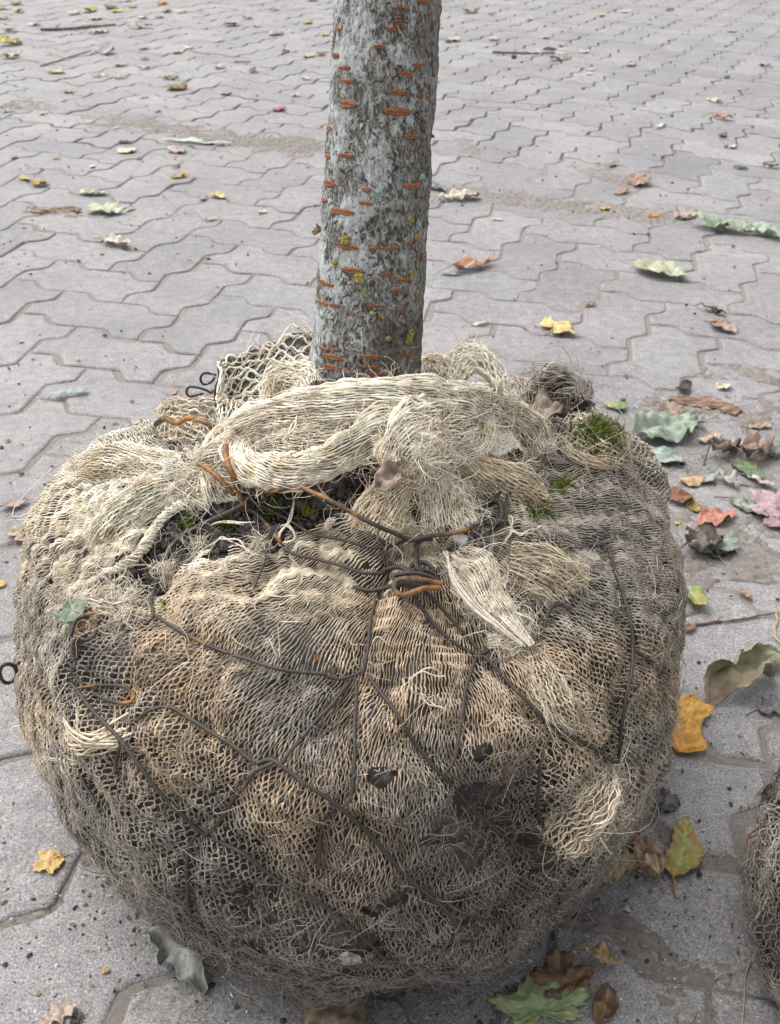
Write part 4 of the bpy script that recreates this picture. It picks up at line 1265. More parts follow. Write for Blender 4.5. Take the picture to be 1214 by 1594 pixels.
for x, y, s_, reg, hue in [(400,425,50,1,0),(490,685,46,1,0),(500,710,30,1,0),(845,275,24,1,0),(890,405,24,1,1),(855,670,24,1,0),(850,640,14,1,0),(845,1085,46,1,0),(830,1130,26,1,1),(540,790,36,1,2),(320,575,18,1,0),(585,935,15,1,0),(650,955,12,1,1),(925,1240,24,0,3),(600,100,50,1,3),(900,310,34,1,3),(690,1110,18,1,2)]:
    px, py = 450 + x / 4.496, (280 if reg else 0) + y / 4.496
    acc = Acc()
    l0, a0 = trunk_hit(px, py); rad_ = s_ / 4.496 / FPX * .64 / 2
    base = [np.array([.36, .33, .10]), np.array([.38, .26, .08]), np.array([.28, .31, .13]), np.array([.36, .43, .38])][hue]
    for k in range(int(26 + s_ * .9)):
        rr_ = rad_ * math.sqrt(rng.uniform(0, 1)) * rng.choice([1, 1, 1.35]); tt_ = rng.uniform(0, 6.28)
        l = l0 + rr_ * math.sin(tt_) * 1.1; a = a0 + rr_ * math.cos(tt_) / .036
        f = rng.uniform(.0004, .0013)
        n_ = norm(np.cos(a) * kx + np.sin(a) * ky)
        c_ = trunk_pt(np.array(l), np.array(a), .0006)
        e1_ = norm(np.cross(n_, rng.normal(size=3))); e2_ = np.cross(n_, e1_)
        ang = np.linspace(0, 2 * math.pi, 7, endpoint=False)
        ring = c_ + f * (np.cos(ang)[:, None] * e1_ + np.sin(ang)[:, None] * e2_) * rng.uniform(.6, 1.2, (7, 1)) + n_ * (rng.uniform(0, .0010, (7, 1)))
        V = np.concatenate([ring, (c_ + n_ * rng.uniform(.0002, .0012))[None], ring - n_ * .0009])
        F = [[i, (i + 1) % 7, 7, 7] for i in range(7)] + [[i, 8 + i, 8 + (i + 1) % 7, (i + 1) % 7] for i in range(7)]
        acc.add(V, F, base * rng.uniform(.6, 1.3))
    acc.build("lichen_patch", LICH, trunk)
# dry bud scale / stub on the left edge of the trunk
acc = Acc()
l0, a0 = trunk_hit(496, 358)
b0 = trunk_pt(np.array(l0), np.array(math.pi * .98), 0.0)
for k in range(9):
    d_ = norm(-kx * 1.0 + rng.normal(0, .6, 3))
    tubes(acc, np.linspace(b0, b0 + d_ * rng.uniform(.003, .006), 5)[None] + rng.normal(0, .0004, (1, 5, 3)), np.array([[.0011, .0013, .0012, .0009, .0003]]), 5, col=np.array([.26, .17, .09]) * rng.uniform(.6, 1.3))
acc.build("bud_stub", TWIG, trunk)

# moss on the ball
for (mx, my, mr, n_, ln) in [(928,684,31,1100,.0075),(875,758,16,120,.007),(838,797,18,130,.006),(292,816,12,90,.006),(352,816,13,90,.006),(425,795,12,70,.006),(478,798,10,50,.006),(880,880,9,60,.006),(690,690,0,0,0),(440,765,6,30,.005),(254,942,7,40,.004),(805,690,8,50,.006)]:
    if not n_: continue
    acc = Acc()
    px = mx + mr * rng.normal(0, .5, n_); py = my + mr * .75 * rng.normal(0, .5, n_)
    P = np.array([hit(a_, b_, .0035 if mr > 16 else .001) for a_, b_ in zip(px, py)])
    Nn = np.repeat(norm(np.array([[0, -.35, .9]])), n_, 0)
    d = norm(Nn + rng.normal(0, .45, (n_, 3)))
    s = np.linspace(0, 1, 4)[None, :, None]
    L = (ln * rng.uniform(.4, 1.2, n_))[:, None, None]
    Q = P[:, None] + d[:, None] * s * L + rng.normal(0, 1, (n_, 1, 3)) * s * s * L * .3
    R = .0007 * (1 - .8 * s[..., 0]) * np.ones((n_, 1))
    c = np.array([.12, .165, .035]) * rng.uniform(.45, 1.5, (n_, 1)) + np.array([.06, .05, 0]) * rng.uniform(0, 1, (n_, 1))
    tubes(acc, Q, R, 3, col=c)
    acc.build("moss_patch", MOSS, soil)

# ------------------------------------------------------------------ fallen leaves, twigs and crumbs
PAL = dict(cream=(.62,.55,.42), tan=(.46,.31,.17), paletan=(.55,.42,.28), brown=(.20,.12,.07), dark=(.055,.045,.04), redbrown=(.27,.09,.05), orange=(.55,.25,.08), amber=(.66,.30,.02),
           yellow=(.62,.44,.12), olive=(.36,.31,.06), palegreen=(.36,.41,.28), green=(.20,.31,.14), darkgreen=(.11,.18,.08), greygreen=(.29,.33,.27), grey=(.30,.29,.27), pink=(.52,.33,.29),
           salmon=(.58,.22,.14), mauve=(.43,.31,.33), magenta=(.40,.12,.17), white=(.68,.66,.60), slate=(.16,.17,.18), limeolive=(.33,.35,.09))
def colv(c):
    return np.array(PAL[c]) if isinstance(c, str) else np.array(c, float)

def wprof(kind, t, rg):
    if kind == 'ovate': return np.sin(np.pi * t ** .85) ** .85
    if kind == 'lance': return np.sin(np.pi * t ** .9) ** .8
    if kind == 'oak':
        return np.sin(np.pi * np.clip(t, 0, 1) ** 1.25) ** .6 * (.72 + .28 * np.cos(t * 2 * math.pi * 3.5 + 2.4))
    if kind == 'torn':
        k = np.arange(6) / 5
        return np.sin(np.pi * t ** .85) ** .6 * (.75 + .35 * np.interp(t, k, rg.uniform(-1, 1, 6)))
    if kind == 'strip': return np.clip(np.minimum(t, 1 - t) * 7, 0, 1) ** .6 * (.8 + .2 * np.sin(t * 9))
    return np.sin(np.pi * t)

def finish_sheet(P, F, K, thick):
    """give a leaf surface a thickness: a second skin below, joined along the border"""
    P = np.asarray(P); n = len(P)
    up = np.zeros((n, 3))
    a_, b_, c_ = P[F[:, 0]], P[F[:, 1]], P[F[:, 2]]
    fn = np.cross(b_ - a_, c_ - a_)
    for k in range(4): np.add.at(up, F[:, k], fn)
    up = norm(up)
    V = np.concatenate([P, P - up * thick])
    F2 = F[:, ::-1] + n
    tri = F[:, 2] == F[:, 3]
    F2[tri] = np.stack([F[tri, 0], F[tri, 2], F[tri, 1], F[tri, 1]], 1) + n
    ed = {}
    for f in F.tolist():
        q = f[:3] if f[2] == f[3] else f
        for i in range(len(q)):
            e = (q[i], q[(i + 1) % len(q)])
            if (e[1], e[0]) in ed: del ed[(e[1], e[0])]
            else: ed[e] = 1
    side = np.array([[e[1], e[0], e[0] + n, e[1] + n] for e in ed]) if ed else np.zeros((0, 4), int)
    return V, np.concatenate([F, F2, side]), np.concatenate([K, K * .9])

def leaf(px, label, kind='ovate', col='tan', w=.5, curl=.15, cup=.2, roll_=0.0, col2=None, rough=.06, z=0.0, cat="leaf", name="fallen_leaf", stem=True, onball=False, tilt=0.0, group="leaves fallen on the paving", lobes=5, grad=None, hi=False, twist=0.0, veins=0):
    (x0, y0), (x1, y1) = px[:2], px[2:]
    if not onball: cup, curl, rough, tilt = cup * .5, curl * .45, rough * .6, tilt * .4
    if onball:
        A_ = hit(x0, y0, onball); B_ = hit(x1, y1, onball)
    else:
        A_ = ground(x0, y0); B_ = ground(x1, y1)
    d = B_ - A_; Ln = np.linalg.norm(d); ex = d / Ln
    if not onball: Ln = min(Ln, 1.35 * math.hypot(x1 - x0, y1 - y0) * np.linalg.norm(A_ - CAM) / FPX)
    upn = np.array([0, 0, 1.0]) if not onball else norm(CAM - A_ + np.array([0, 0, .4]))
    ey = norm(np.cross(upn, ex)); ez = np.cross(ex, ey)
    rg = np.random.default_rng(abs(hash((round(x0), round(y0), round(x1)))) % (2 ** 31))
    dist_ = np.linalg.norm(A_ - CAM)
    pxl = math.hypot(x1 - x0, y1 - y0)
    nt_, nv_ = (34, 17) if pxl > 60 else ((20, 11) if pxl > 28 else (10, 7))
    c1 = colv(col); c2 = colv(col2) if col2 is not None else c1 * .72
    wob_ = Wob(.35, rg.integers(1e6)); wob2 = Wob(.12, rg.integers(1e6))
    if kind == 'maple':
        nr, na = (9, 90) if pxl > 28 else (5, 40)
        a = np.linspace(0, 2 * math.pi, na, endpoint=False)
        base_ = np.zeros(na)
        tips = np.linspace(-2.15, 2.15, lobes) if lobes != 3 else np.array([-1.05, 0, 1.05])
        aa = (a + math.pi) % (2 * math.pi) - math.pi
        for k, tp in enumerate(tips):
            Lk = [.62, .86, 1.0, .86, .62][k] if lobes == 5 else 1 - .2 * abs(tp)
            dd = np.abs(aa - tp)
            base_ = np.maximum(base_, Lk * (.52 + .48 * np.clip(1 - dd / (.62 if lobes == 5 else .6), 0, 1) ** .6))
        base_ *= 1 + .06 * np.sin(a * 23) + rg.normal(0, .02, na)
        base_ = np.where(np.abs(aa) > 2.75, .15 if lobes == 5 else .42, base_)
        r = np.linspace(0.0, 1, nr)[:, None]
        X = .32 + .68 * 1.0 * r * base_[None] * np.cos(a)[None]; Y = r * base_[None] * np.sin(a)[None] * w * 1.25
        t = np.clip(X, 0, 1); v = Y
        F = grid_faces(nr, na, wrap=True)
        edge = (r * np.ones((1, na)))
        vein = np.exp(-(np.min(np.abs(aa[None] - tips[:, None]), 0) / .05) ** 2)[None] * np.ones((nr, 1))
        XX, YY = X, Y
    else:
        t = np.linspace(0, 1, nt_)[:, None] * np.ones((1, nv_)); v = np.ones((nt_, 1)) * np.linspace(-1, 1, nv_)[None]
        wp = wprof(kind, t, rg)
        jag = 1 + rg.normal(0, .05 if kind == 'torn' else .02, (nt_, nv_)) * (np.abs(v) > .8)
        if kind == 'oak' or kind == 'torn':
            wl = wprof(kind, t, rg)
            wp = np.where(v > 0, wp, wl * .9 if kind == 'torn' else np.roll(wp, 1, 0))
        XX = t; YY = v * wp * w * .5 * jag + .03 * np.sin(t * 4 + rg.uniform(0, 6))
        F = grid_faces(nt_, nv_)
        edge = np.abs(v)
        vein = np.exp(-(v / .10) ** 2)
        if veins:
            vein = np.maximum(vein, .75 * np.exp(-((np.mod(t * veins + np.abs(v) * -1.2, 1) - .5) / .10) ** 2))
    Q3 = np.stack([XX, YY, XX * 0], -1)
    Z = cup * (np.abs(YY) ** 1.0) * .9 + curl * (2 * XX - 1) ** 2 * .35 + rough * wob_(Q3) + rough * .4 * wob2(Q3)
    if veins: Z = Z + .018 * np.cos((t * veins - np.abs(v) * 1.2) * 2 * math.pi) * (np.abs(v) > .06)
    if roll_:
        # wind the blade round its length
        rr_ = w * .5 / max(roll_, .3)
        ang = YY / rr_ + twist * XX
        rr_ = rr_ * (1 + .05 * ang) * (.55 + .45 * np.sin(np.pi * np.clip(.12 + .8 * XX, 0, 1))) * (1 + .10 * wob_(Q3 * 1.5)); YY = np.sin(ang) * rr_ * (1 + .12 * wob2(Q3)); Z = (1 - np.cos(ang)) * rr_ + rough * wob_(Q3)
    elif twist:
        ang = twist * (XX - .5); YY, Z = YY * np.cos(ang) - Z * np.sin(ang), YY * np.sin(ang) + Z * np.cos(ang)
    Z = Z + tilt * XX
    Z = Z - Z.min()
    P = A_ + Ln * (XX[..., None] * ex + YY[..., None] * ey + Z[..., None] * ez) + ez * (.0012 + z)
    m_ = np.clip(.5 + .45 * wob_(Q3 * 1.3 + 5) + .5 * (edge - .6), 0, 1)[..., None]
    if grad is not None: m_ = sstep(grad - .25, grad + .25, XX + .35 * wob2(Q3 * 2))[..., None]
    K = c1 * (1 - m_) + c2 * m_
    K = K * (1 + .12 * wob2(Q3 * 2 + 3)[..., None])
    K = .92 * K + .08 * K.mean(-1, keepdims=True)
    K = K * (1 - .0 * vein[..., None]) + vein[..., None] * (np.array([.10, .09, .05]) * (.9 if pxl > 28 else .2))
    V, F, K = finish_sheet(P.reshape(-1, 3), F, K.reshape(-1, 3), .00045 if not onball else .0004)
    acc = Acc(); acc.add(V, F, K)
    if stem and pxl > 36:
        s0 = A_ + ez * (.002 + z) + ex * (.32 * Ln if kind == 'maple' else .01 * Ln)
        s = np.linspace(0, 1, 10)[:, None]
        zz = Z[:, nv_ // 2][0] * Ln if kind != 'maple' else 0
        s0 = s0 + ez * zz
        endp = A_ - ex * Ln * (.28) + ey * Ln * rg.normal(0, .1) + ez * .001
        Ps = s0 * (1 - s) + endp * s; Ps[:, 2] = np.maximum(Ps[:, 2], .0012)
        tubes(acc, Ps[None], np.linspace(.0009, .0006, 10)[None], 5, col=c2 * .8)
    ob = acc.build(name, LEAF)
    me = ob.data
    co = np.empty(len(me.vertices) * 3, np.float32); me.vertices.foreach_get("co", co); co = co.reshape(-1, 3)
    o_ = np.array([A_[0], A_[1], 0 if not onball else A_[2]], np.float32)
    me.vertices.foreach_set("co", (co - o_).ravel()); ob.location = [float(q_) for q_ in o_]
    tag(ob, label, cat, None if onball else group)
    return ob

L = leaf
# --- right of the ball, near
L((1052,1176,1084,1086), "bright amber leaf with red scalloped edge lying against the right side of the root ball", 'strip', 'amber', .52, .10, .12, col2=(.62,.36,.05), veins=5, rough=.04, stem=False)
L((1094,1100,1228,1034), "large brown and pale green leaf rolled up lengthwise, right of the amber leaf", 'torn', (.33,.24,.165), .80, .2, 0, roll_=3.5, col2=(.28,.33,.19), rough=.10, twist=.25, stem=False, grad=.55)
L((1178,1115,1222,1098), "small dark grey shrivelled leaf lying below the rolled-up leaf", 'oak', 'slate', .8, .4, .3, col2=(.14,.11,.10))
L((1006,1245,1058,1262), "dark grey cupped leaf half under the root ball, above the tan broken leaf", 'ovate', (.20,.195,.19), .8, .4, .9, col2='dark', rough=.1)
L((1022,1370,985,1292), "tan crumpled leaf with a purple tinge leaning on the root ball beside the yellow-green leaf", 'torn', 'tan', .85, .35, .35, col2=(.34,.22,.18), rough=.14)
L((936,1384,990,1342), "narrow tan leaf strip sticking out from under the root ball", 'strip', (.44,.32,.19), .38, .2, .3, col2='tan', rough=.1)
L((1000,1345,1022,1378), "curled pale tan leaf scrap on top of the tan crumpled leaf", 'lance', (.58,.44,.30), .5, .3, .6, z=.010)
L((1046,1368,1072,1282), "yellow-green ribbed leaf with brown edge, right of the tan crumpled leaf", 'torn', 'limeolive', .62, .15, .22, col2=(.40,.26,.08), veins=7, rough=.03)
L((884,1562,864,1486), "brown star-shaped lobed leaf in the shade at the foot of the root ball", 'maple', (.20,.115,.065), .62, .25, .2, col2=(.15,.08,.05), rough=.07)
L((900,1492,966,1516), "crumpled tan leaf lying over the brown star-shaped leaf", 'torn', (.50,.37,.19), .55, .25, .35, col2=(.36,.24,.12), rough=.13, z=.006)
L((930,1600,948,1538), "dark brown curled leaf hanging on its stalk below the crumpled tan leaf", 'lance', (.20,.12,.06), .55, .3, .9, col2=(.10,.06,.035), rough=.08)
L((852,1604,830,1522), "big pale green lobed leaf at the bottom edge, beside the brown star-shaped leaf", 'maple', (.24,.33,.15), .95, .2, .18, col2=(.30,.33,.15), rough=.05)
L((1055,1600,1082,1572), "small mauve-grey leaf tip at the bottom edge, left of the second root ball", 'lance', (.34,.29,.28), .5, .2, .3)
# --- along the right side, middle
L((988,692,1080,660), "large grey-green pointed leaf behind the mossy turf, the upper of two", 'ovate', 'greygreen', .60, .18, .15, col2=(.24,.32,.24), veins=6)
L((1062,728,992,698), "large grey-green leaf tucked under the upper pointed green leaf", 'ovate', (.32,.38,.33), .62, .15, .12, col2=(.26,.33,.28))
L((993,668,1004,656), "small orange leaf scrap touching the upper grey-green leaf", 'strip', 'orange', .7, .2, .3)
L((1085,690,1122,682), "long tan leaf scrap right of the large grey-green leaves", 'strip', 'paletan', .38, .2, .25)
L((1163,668,1200,665), "narrow tan leaf lying alone by the right edge below the torn brown bark", 'strip', (.44,.32,.2), .35, .2, .2)
L((1145,697,1160,685), "pale tan scrap beside the heap of dark curled leaves", 'torn', 'paletan', .8, .3, .3)
L((1116,608,1136,601), "cream curled leaf scrap above the torn brown bark", 'ovate', 'cream', .7, .4, .7)
L((1030,632,1062,664), "brown leaf with its edge turned up, left end of the torn brown bark", 'ovate', (.30,.21,.16), .6, .2, .5, col2=(.22,.16,.12))
L((1066,658,1096,655), "thin grey-green leaf sliver under the torn brown bark", 'lance', 'greygreen', .4, .1, .1)
L((1100,715,1150,700), "dark curled leaf, left end of the heap by the right edge", 'torn', (.24,.18,.14), .6, .5, .8, col2='dark', rough=.15)
L((1150,722,1200,706), "brown curled leaf, middle of the heap by the right edge", 'torn', (.34,.25,.19), .6, .4, .6, col2=(.18,.13,.11), rough=.15)
L((1180,716,1225,700), "greenish grey leaf lying on the right end of the dark heap", 'ovate', 'greygreen', .5, .2, .2, z=.006)
L((1155,730,1178,724), "mustard leaf curled under the dark heap by the right edge", 'ovate', (.40,.29,.11), .6, .2, .5)
L((1138,723,1187,753), "dark green glossy leaf with a folded midrib, below the dark heap", 'lance', 'darkgreen', .45, .1, .5, col2=(.16,.24,.12))
L((1110,744,1150,766), "crisp white-grey leaf left of the dark green glossy leaf", 'torn', (.50,.48,.44), .55, .4, .7, col2='grey', rough=.12)
L((1086,756,1112,742), "grey-green leaf rolled lengthwise between the large green leaf and the white-grey leaf", 'ovate', (.33,.36,.33), .55, .2, .7)
L((1132,780,1196,808), "olive-grey oval leaf with dark outline, left of the pink lobed leaf", 'ovate', (.30,.32,.25), .42, .15, .4, col2=(.15,.17,.11))
L((1160,745,1205,762), "pale buff leaf above the pink lobed leaf", 'torn', (.50,.44,.38), .5, .2, .2)
L((1235,805,1170,775), "dusty pink lobed leaf at the right edge", 'maple', 'mauve', .85, .15, .12, col2=(.44,.28,.32))
L((1240,830,1198,800), "reddish pink lobed leaf just below the dusty pink one", 'maple', (.40,.25,.27), .7, .15, .12)
L((1058,755,1094,750), "orange-tan leaf arched like a cap beside the right flank of the root ball", 'ovate', (.56,.36,.20), .75, .1, -.6, rough=.05)
L((1046,770,1074,792), "russet leaf balled up against the right flank of the root ball", 'ovate', (.26,.11,.05), .9, .2, -1.1, col2=(.20,.08,.04), rough=.1)
L((1064,778,1086,802), "mustard brown leaf wedged beside the russet balled leaf", 'torn', (.36,.25,.06), .7, .3, .6)
L((1086,822,1142,800), "salmon red folded leaf on the bare paver right of the root ball", 'lance', (.50,.22,.16), .5, .15, .9, col2=(.42,.16,.11), rough=.06)
L((1050,818,1060,812), "tiny yellow leaf scrap between the root ball and the salmon red leaf", 'torn', 'yellow', .9, .2, .2)
L((1072,852,1096,828), "pale grey-green leaf lying under the lobed green leaf", 'ovate', (.38,.40,.34), .75, .2, .3)
L((1118,872,1092,838), "crinkled grey-green lobed leaf with a long stalk, below the salmon red leaf", 'maple', (.28,.36,.29), .8, .2, .25, z=.004)
L((1064,868,1120,848), "dark brown leaf with curled rim spread under the lobed green leaf", 'torn', (.15,.11,.09), .8, .3, .4, col2='dark', rough=.12)
L((1110,866,1145,862), "dark brown crisp leaf, right-hand neighbour of the lobed green leaf", 'torn', (.19,.14,.11), .7, .5, .6, col2='dark', rough=.14)
L((1062,918,1094,958), "yellow and green leaf standing on edge beside the root ball, above the thin twig", 'ovate', (.40,.33,.07), .55, .2, .8, col2=(.22,.27,.08), tilt=.25)
L((1078,935,1066,915), "pale green leaf leaning behind the yellow and green leaf", 'ovate', 'palegreen', .6, .3, .5, z=.004)
L((1148,918,1171,936), "narrow copper leaf by itself above the thin twig", 'lance', (.44,.25,.16), .35, .1, .2)
L((1064,985,1080,975), "small reddish leaf crumb at the root ball end of the thin twig", 'torn', (.30,.14,.10), .9, .3, .4)
L((1096,866,1120,872), "small brown shrivelled leaf below the lobed green leaf", 'torn', 'brown', .6, .4, .5)
L((942,628,962,640), "yellow-green half of a leaf behind the mossy turf", 'ovate', (.36,.40,.15), .7, .1, .2)
L((955,640,975,628), "green half of a leaf touching the yellow-green one behind the mossy turf", 'ovate', (.17,.27,.10), .7, .1, .2)
L((1052,612,1078,600), "black shrivelled leaf left of the cream scrap", 'torn', 'dark', .7, .5, .7)
# --- right, behind
L((988,412,1068,440), "pale green oval leaf with a wavy rim alone on the pavers right of the trunk", 'ovate', (.42,.46,.32), .62, .2, .35, col2=(.35,.35,.24), rough=.05)
L((1068,352,1178,366), "long pale green ribbed leaf at the right, the left one of an end-to-end pair", 'lance', (.38,.47,.34), .40, .15, .25, col2=(.32,.36,.24), veins=9)
L((1165,358,1226,378), "pale green ribbed leaf touching the tip of the long one at the right edge", 'ovate', (.37,.48,.36), .45, .15, .25, veins=7)
L((700,427,768,409), "long orange-brown leaf just right of the trunk", 'lance', (.52,.29,.17), .30, .15, .35, col2=(.40,.22,.13))
L((683,426,718,429), "narrow grey-green sliver beside the long orange-brown leaf", 'lance', (.42,.47,.40), .3, .1, .2)
L((680,314,746,309), "cream oak leaf with wavy lobes right of the trunk", 'oak', (.66,.60,.47), .55, .12, .15, col2=(.58,.50,.37))
L((664,288,698,304), "slate grey leaf sliver touching the trunk side of the cream oak leaf", 'lance', 'slate', .4, .15, .3, col2=(.28,.29,.30))
L((850,518,888,508), "small yellow maple leaf behind the matted wad at the back of the root ball", 'maple', (.66,.54,.24), .75, .1, .12, col2=(.62,.46,.14))
L((730,508,766,504), "narrow cream leaf sliver between the trunk and the yellow maple leaf", 'lance', (.58,.52,.43), .25, .15, .2)
L((1108,504,1145,522), "brown folded leaf by a paver joint at the right, with an orange scrap on it", 'ovate', (.36,.27,.22), .75, .15, .6, col2=(.28,.20,.16))
L((1106,508,1116,502), "tiny orange scrap on the brown folded leaf by the joint", 'torn', 'orange', .9, .1, .2, z=.006)
L((1092,480,1130,494), "black crumpled leaf in the joint just behind the brown folded leaf", 'torn', 'dark', .5, .4, .5)
L((908,478,928,473), "short rust-brown leaf scrap lying on a joint left of the pale green oval leaf", 'lance', (.40,.20,.08), .4, .1, .2)
L((1012,340,1026,334), "small bright orange leaf on the earth patch right of the cream oak leaf", 'ovate', (.58,.26,.05), .9, .1, .4)
L((1050,342,1086,332), "dusty pink leaf on the earth patch beside the bright orange leaf", 'ovate', (.44,.33,.30), .6, .2, .3)
L((934,328,950,325), "small yellow scrap on the earth patch left of the bright orange leaf", 'ovate', 'yellow', .7, .1, .2)
L((988,292,1014,268), "brown pink curled leaf standing up at the far edge of the earth patch", 'ovate', (.38,.24,.19), .7, .2, .7, tilt=.3)
L((955,304,980,298), "reddish flat leaf on the far edge of the earth patch", 'torn', (.40,.24,.20), .6, .2, .2)
L((764,342,784,344), "pale green scrap in front of the cream oak leaf", 'lance', (.48,.50,.38), .5, .1, .1)
L((1106,183,1145,189), "slim orange-brown leaf alone on the grey pavers at the upper right", 'lance', (.50,.24,.12), .35, .15, .5)
L((1020,201,1041,195), "short white sliver left of the slim orange-brown leaf", 'strip', 'white', .3, .05, .1)
L((1096,156,1126,161), "cream curled leaf just beyond the slim orange-brown leaf", 'oak', (.60,.54,.43), .6, .2, .3)
L((1138,232,1150,222), "small cream scrap in front of the slim orange-brown leaf", 'torn', 'cream', .7, .2, .2)
L((1118,214,1134,210), "black crumb-like leaf left of the small cream scrap at the upper right", 'torn', 'slate', .8, .3, .4)
L((1140,262,1166,264), "dark green weed leaf in a joint at the right, left one of two", 'torn', (.10,.14,.08), .6, .4, .4)
L((1186,260,1212,262), "dark green weed leaf in a joint at the right, right one of two", 'torn', (.11,.15,.09), .6, .4, .4)
L((945,262,965,256), "dry grey-brown leaf in the dirt beyond the earth patch", 'torn', (.34,.28,.24), .6, .4, .4)
# --- left side, near
L((98,1335,52,1358), "small yellow leaf with three lobes on the paver left of the root ball", 'maple', (.66,.45,.16), .62, .1, .12, col2=(.60,.40,.14), lobes=3)
L((240,1458,312,1560), "large grey-green withered leaf curled up at the lower left foot of the root ball", 'torn', (.44,.455,.41), .85, .3, .3, roll_=2.0, col2=(.34,.35,.31), rough=.14, tilt=.1, twist=.6)
L((262,1470,300,1478), "brown inner curl of a leaf between the withered grey leaf and the root ball", 'ovate', (.16,.10,.06), .8, .2, .9)
L((62,1600,120,1568), "pale tan leaf at the lower left edge of the pavers", 'oak', (.48,.36,.27), .7, .2, .2, col2=(.42,.32,.26))
L((110,1598,132,1580), "black shrivelled leaf behind the pale tan leaf at the lower left", 'torn', 'dark', .8, .3, .5)
L((158,1516,172,1510), "tiny orange leaf scrap on the paver left of the withered grey leaf", 'torn', (.55,.36,.16), .9, .1, .1)
L((18,842,52,826), "tan three-pointed leaf beside the left flank of the root ball", 'maple', (.54,.40,.28), .7, .15, .15)
L((2,794,48,782), "dull pink-brown leaf with an upturned rim, left of the root ball shoulder", 'ovate', (.38,.27,.24), .5, .2, .6, col2=(.28,.20,.18))
L((-6,918,6,905), "bit of yellow leaf cut by the left edge of the picture", 'ovate', 'yellow', .9, .1, .2)
L((82,622,137,610), "long grey-green flake of lichen bark on a paver joint left of the trunk", 'strip', (.34,.40,.37), .3, .05, .1, col2=(.40,.46,.43))
L((208,664,220,655), "small tan leaf scrap near the net flaps at the left", 'torn', 'paletan', .9, .2, .3)
L((174,661,184,658), "tiny rust scrap left of the small tan scrap near the net flaps", 'torn', (.45,.26,.14), .6, .1, .1)
L((266,616,276,610), "tan scrap beside the wire eyes at the back left of the root ball", 'torn', (.46,.33,.22), .9, .2, .2)
L((160,374,203,388), "cream leaf with a rolled rim on the pavers left of the trunk", 'ovate', (.60,.54,.44), .45, .2, .8, col2=(.40,.33,.26))
L((50,292,76,286), "yellow leaf curled into a ring at the left", 'ovate', (.52,.38,.16), .8, .4, .9, col2=(.40,.26,.08))
L((32,276,52,286), "thin mustard leaf next to the yellow ring-shaped leaf", 'lance', (.50,.38,.14), .4, .2, .3)
L((120,303,172,302), "pale green oval leaf right of the yellow ring-shaped leaf", 'ovate', (.50,.52,.38), .4, .1, .2)
L((150,336,182,322), "pale green spiky leaf in front of the pale green oval leaf", 'maple', (.52,.58,.40), .7, .2, .2)
L((195,330,212,324), "small pink-tan leaf right of the pale green spiky leaf", 'torn', (.48,.37,.30), .7, .3, .4)
L((264,279,298,275), "long mustard brown leaf on the pavers left of the trunk", 'lance', (.36,.23,.04), .42, .15, .5, col2=(.46,.34,.08))
L((330,304,351,312), "yellow cupped leaf in front of the long mustard brown leaf", 'ovate', (.58,.48,.18), .6, .3, .8)
L((310,312,325,308), "grey scrap beside the yellow cupped leaf", 'torn', 'grey', .7, .2, .3)
L((316,345,344,341), "pale buff leaf nearest the trunk in front of the yellow cupped leaf", 'torn', (.50,.47,.33), .5, .1, .1)
L((402,333,416,330), "small cream leaf between the yellow cupped leaf and the trunk", 'ovate', 'cream', .7, .2, .3)
L((186,240,210,233), "cream fan-shaped leaf beside the pale lichen strip", 'ovate', (.66,.62,.46), .8, .1, .2)
L((184,222,206,224), "black curled leaf just beyond the cream fan-shaped leaf", 'torn', 'dark', .7, .3, .6)
L((268,232,292,244), "dusty pink leaf in front of the pale lichen strip", 'ovate', (.50,.38,.35), .7, .1, .1)
L((268,262,282,259), "small red leaf in front of the dusty pink leaf", 'ovate', (.45,.14,.13), .5, .1, .3)
L((252,220,362,226), "pale mint lichen-crusted bark strip lying across the earth patch at the left", 'torn', (.50,.56,.46), .16, .05, .1, col2=(.42,.46,.38), rough=.02, stem=False, name="bark_flake", cat="bark flake")
L((424,174,446,169), "magenta leaf alone on the pavers left of the trunk", 'ovate', (.42,.13,.20), .5, .15, .5)
L((342,148,362,145), "pale pink leaf beyond the magenta leaf", 'ovate', (.52,.36,.32), .7, .1, .2)
L((455,151,466,148), "small cream leaf between the magenta leaf and the trunk", 'ovate', 'cream', .8, .1, .2)
L((468,125,486,123), "cream leaf near the trunk level with the pale pink leaf", 'ovate', 'cream', .5, .1, .2)
L((212,250,222,247), "dark oval seed-like leaf right of the cream fan-shaped leaf", 'ovate', 'slate', .5, .1, -.2)
L((140,262,148,259), "white scrap in front of the cream fan-shaped leaf", 'ovate', 'white', .8, .3, .3)
L((18,248,28,243), "rose-coloured leaf scrap at the left edge behind the yellow ring-shaped leaf", 'torn', (.42,.24,.22), .8, .2, .2)
L((80,249,95,246), "olive leaf sliver behind the thin mustard leaf", 'lance', (.42,.40,.22), .4, .1, .2)
L((174,202,188,199), "small cream scrap beyond the black curled leaf", 'torn', 'cream', .6, .1, .2)
L((60,180,76,177), "orange-cream leaf at the far left beyond the earth seam", 'ovate', (.58,.38,.24), .5, .1, .3)
L((100,146,114,142), "tan and black leaf in front of the long straw twig", 'ovate', (.40,.30,.18), .6, .3, .4)
L((0,175,24,173), "pale green leaf patch at the left edge on the earth seam", 'torn', (.46,.50,.38), .4, .1, .1)
L((262,142,290,136), "brown heap-like leaf behind the pale lichen strip", 'ovate', (.30,.20,.10), .8, .2, -.6)
L((250,124,280,121), "olive yellow leaf just beyond the brown heap-like leaf", 'lance', (.50,.46,.18), .45, .2, .6)
L((72,113,104,116), "cream yellow curled leaf in front of the long straw twig", 'ovate', (.62,.57,.33), .45, .3, .7)
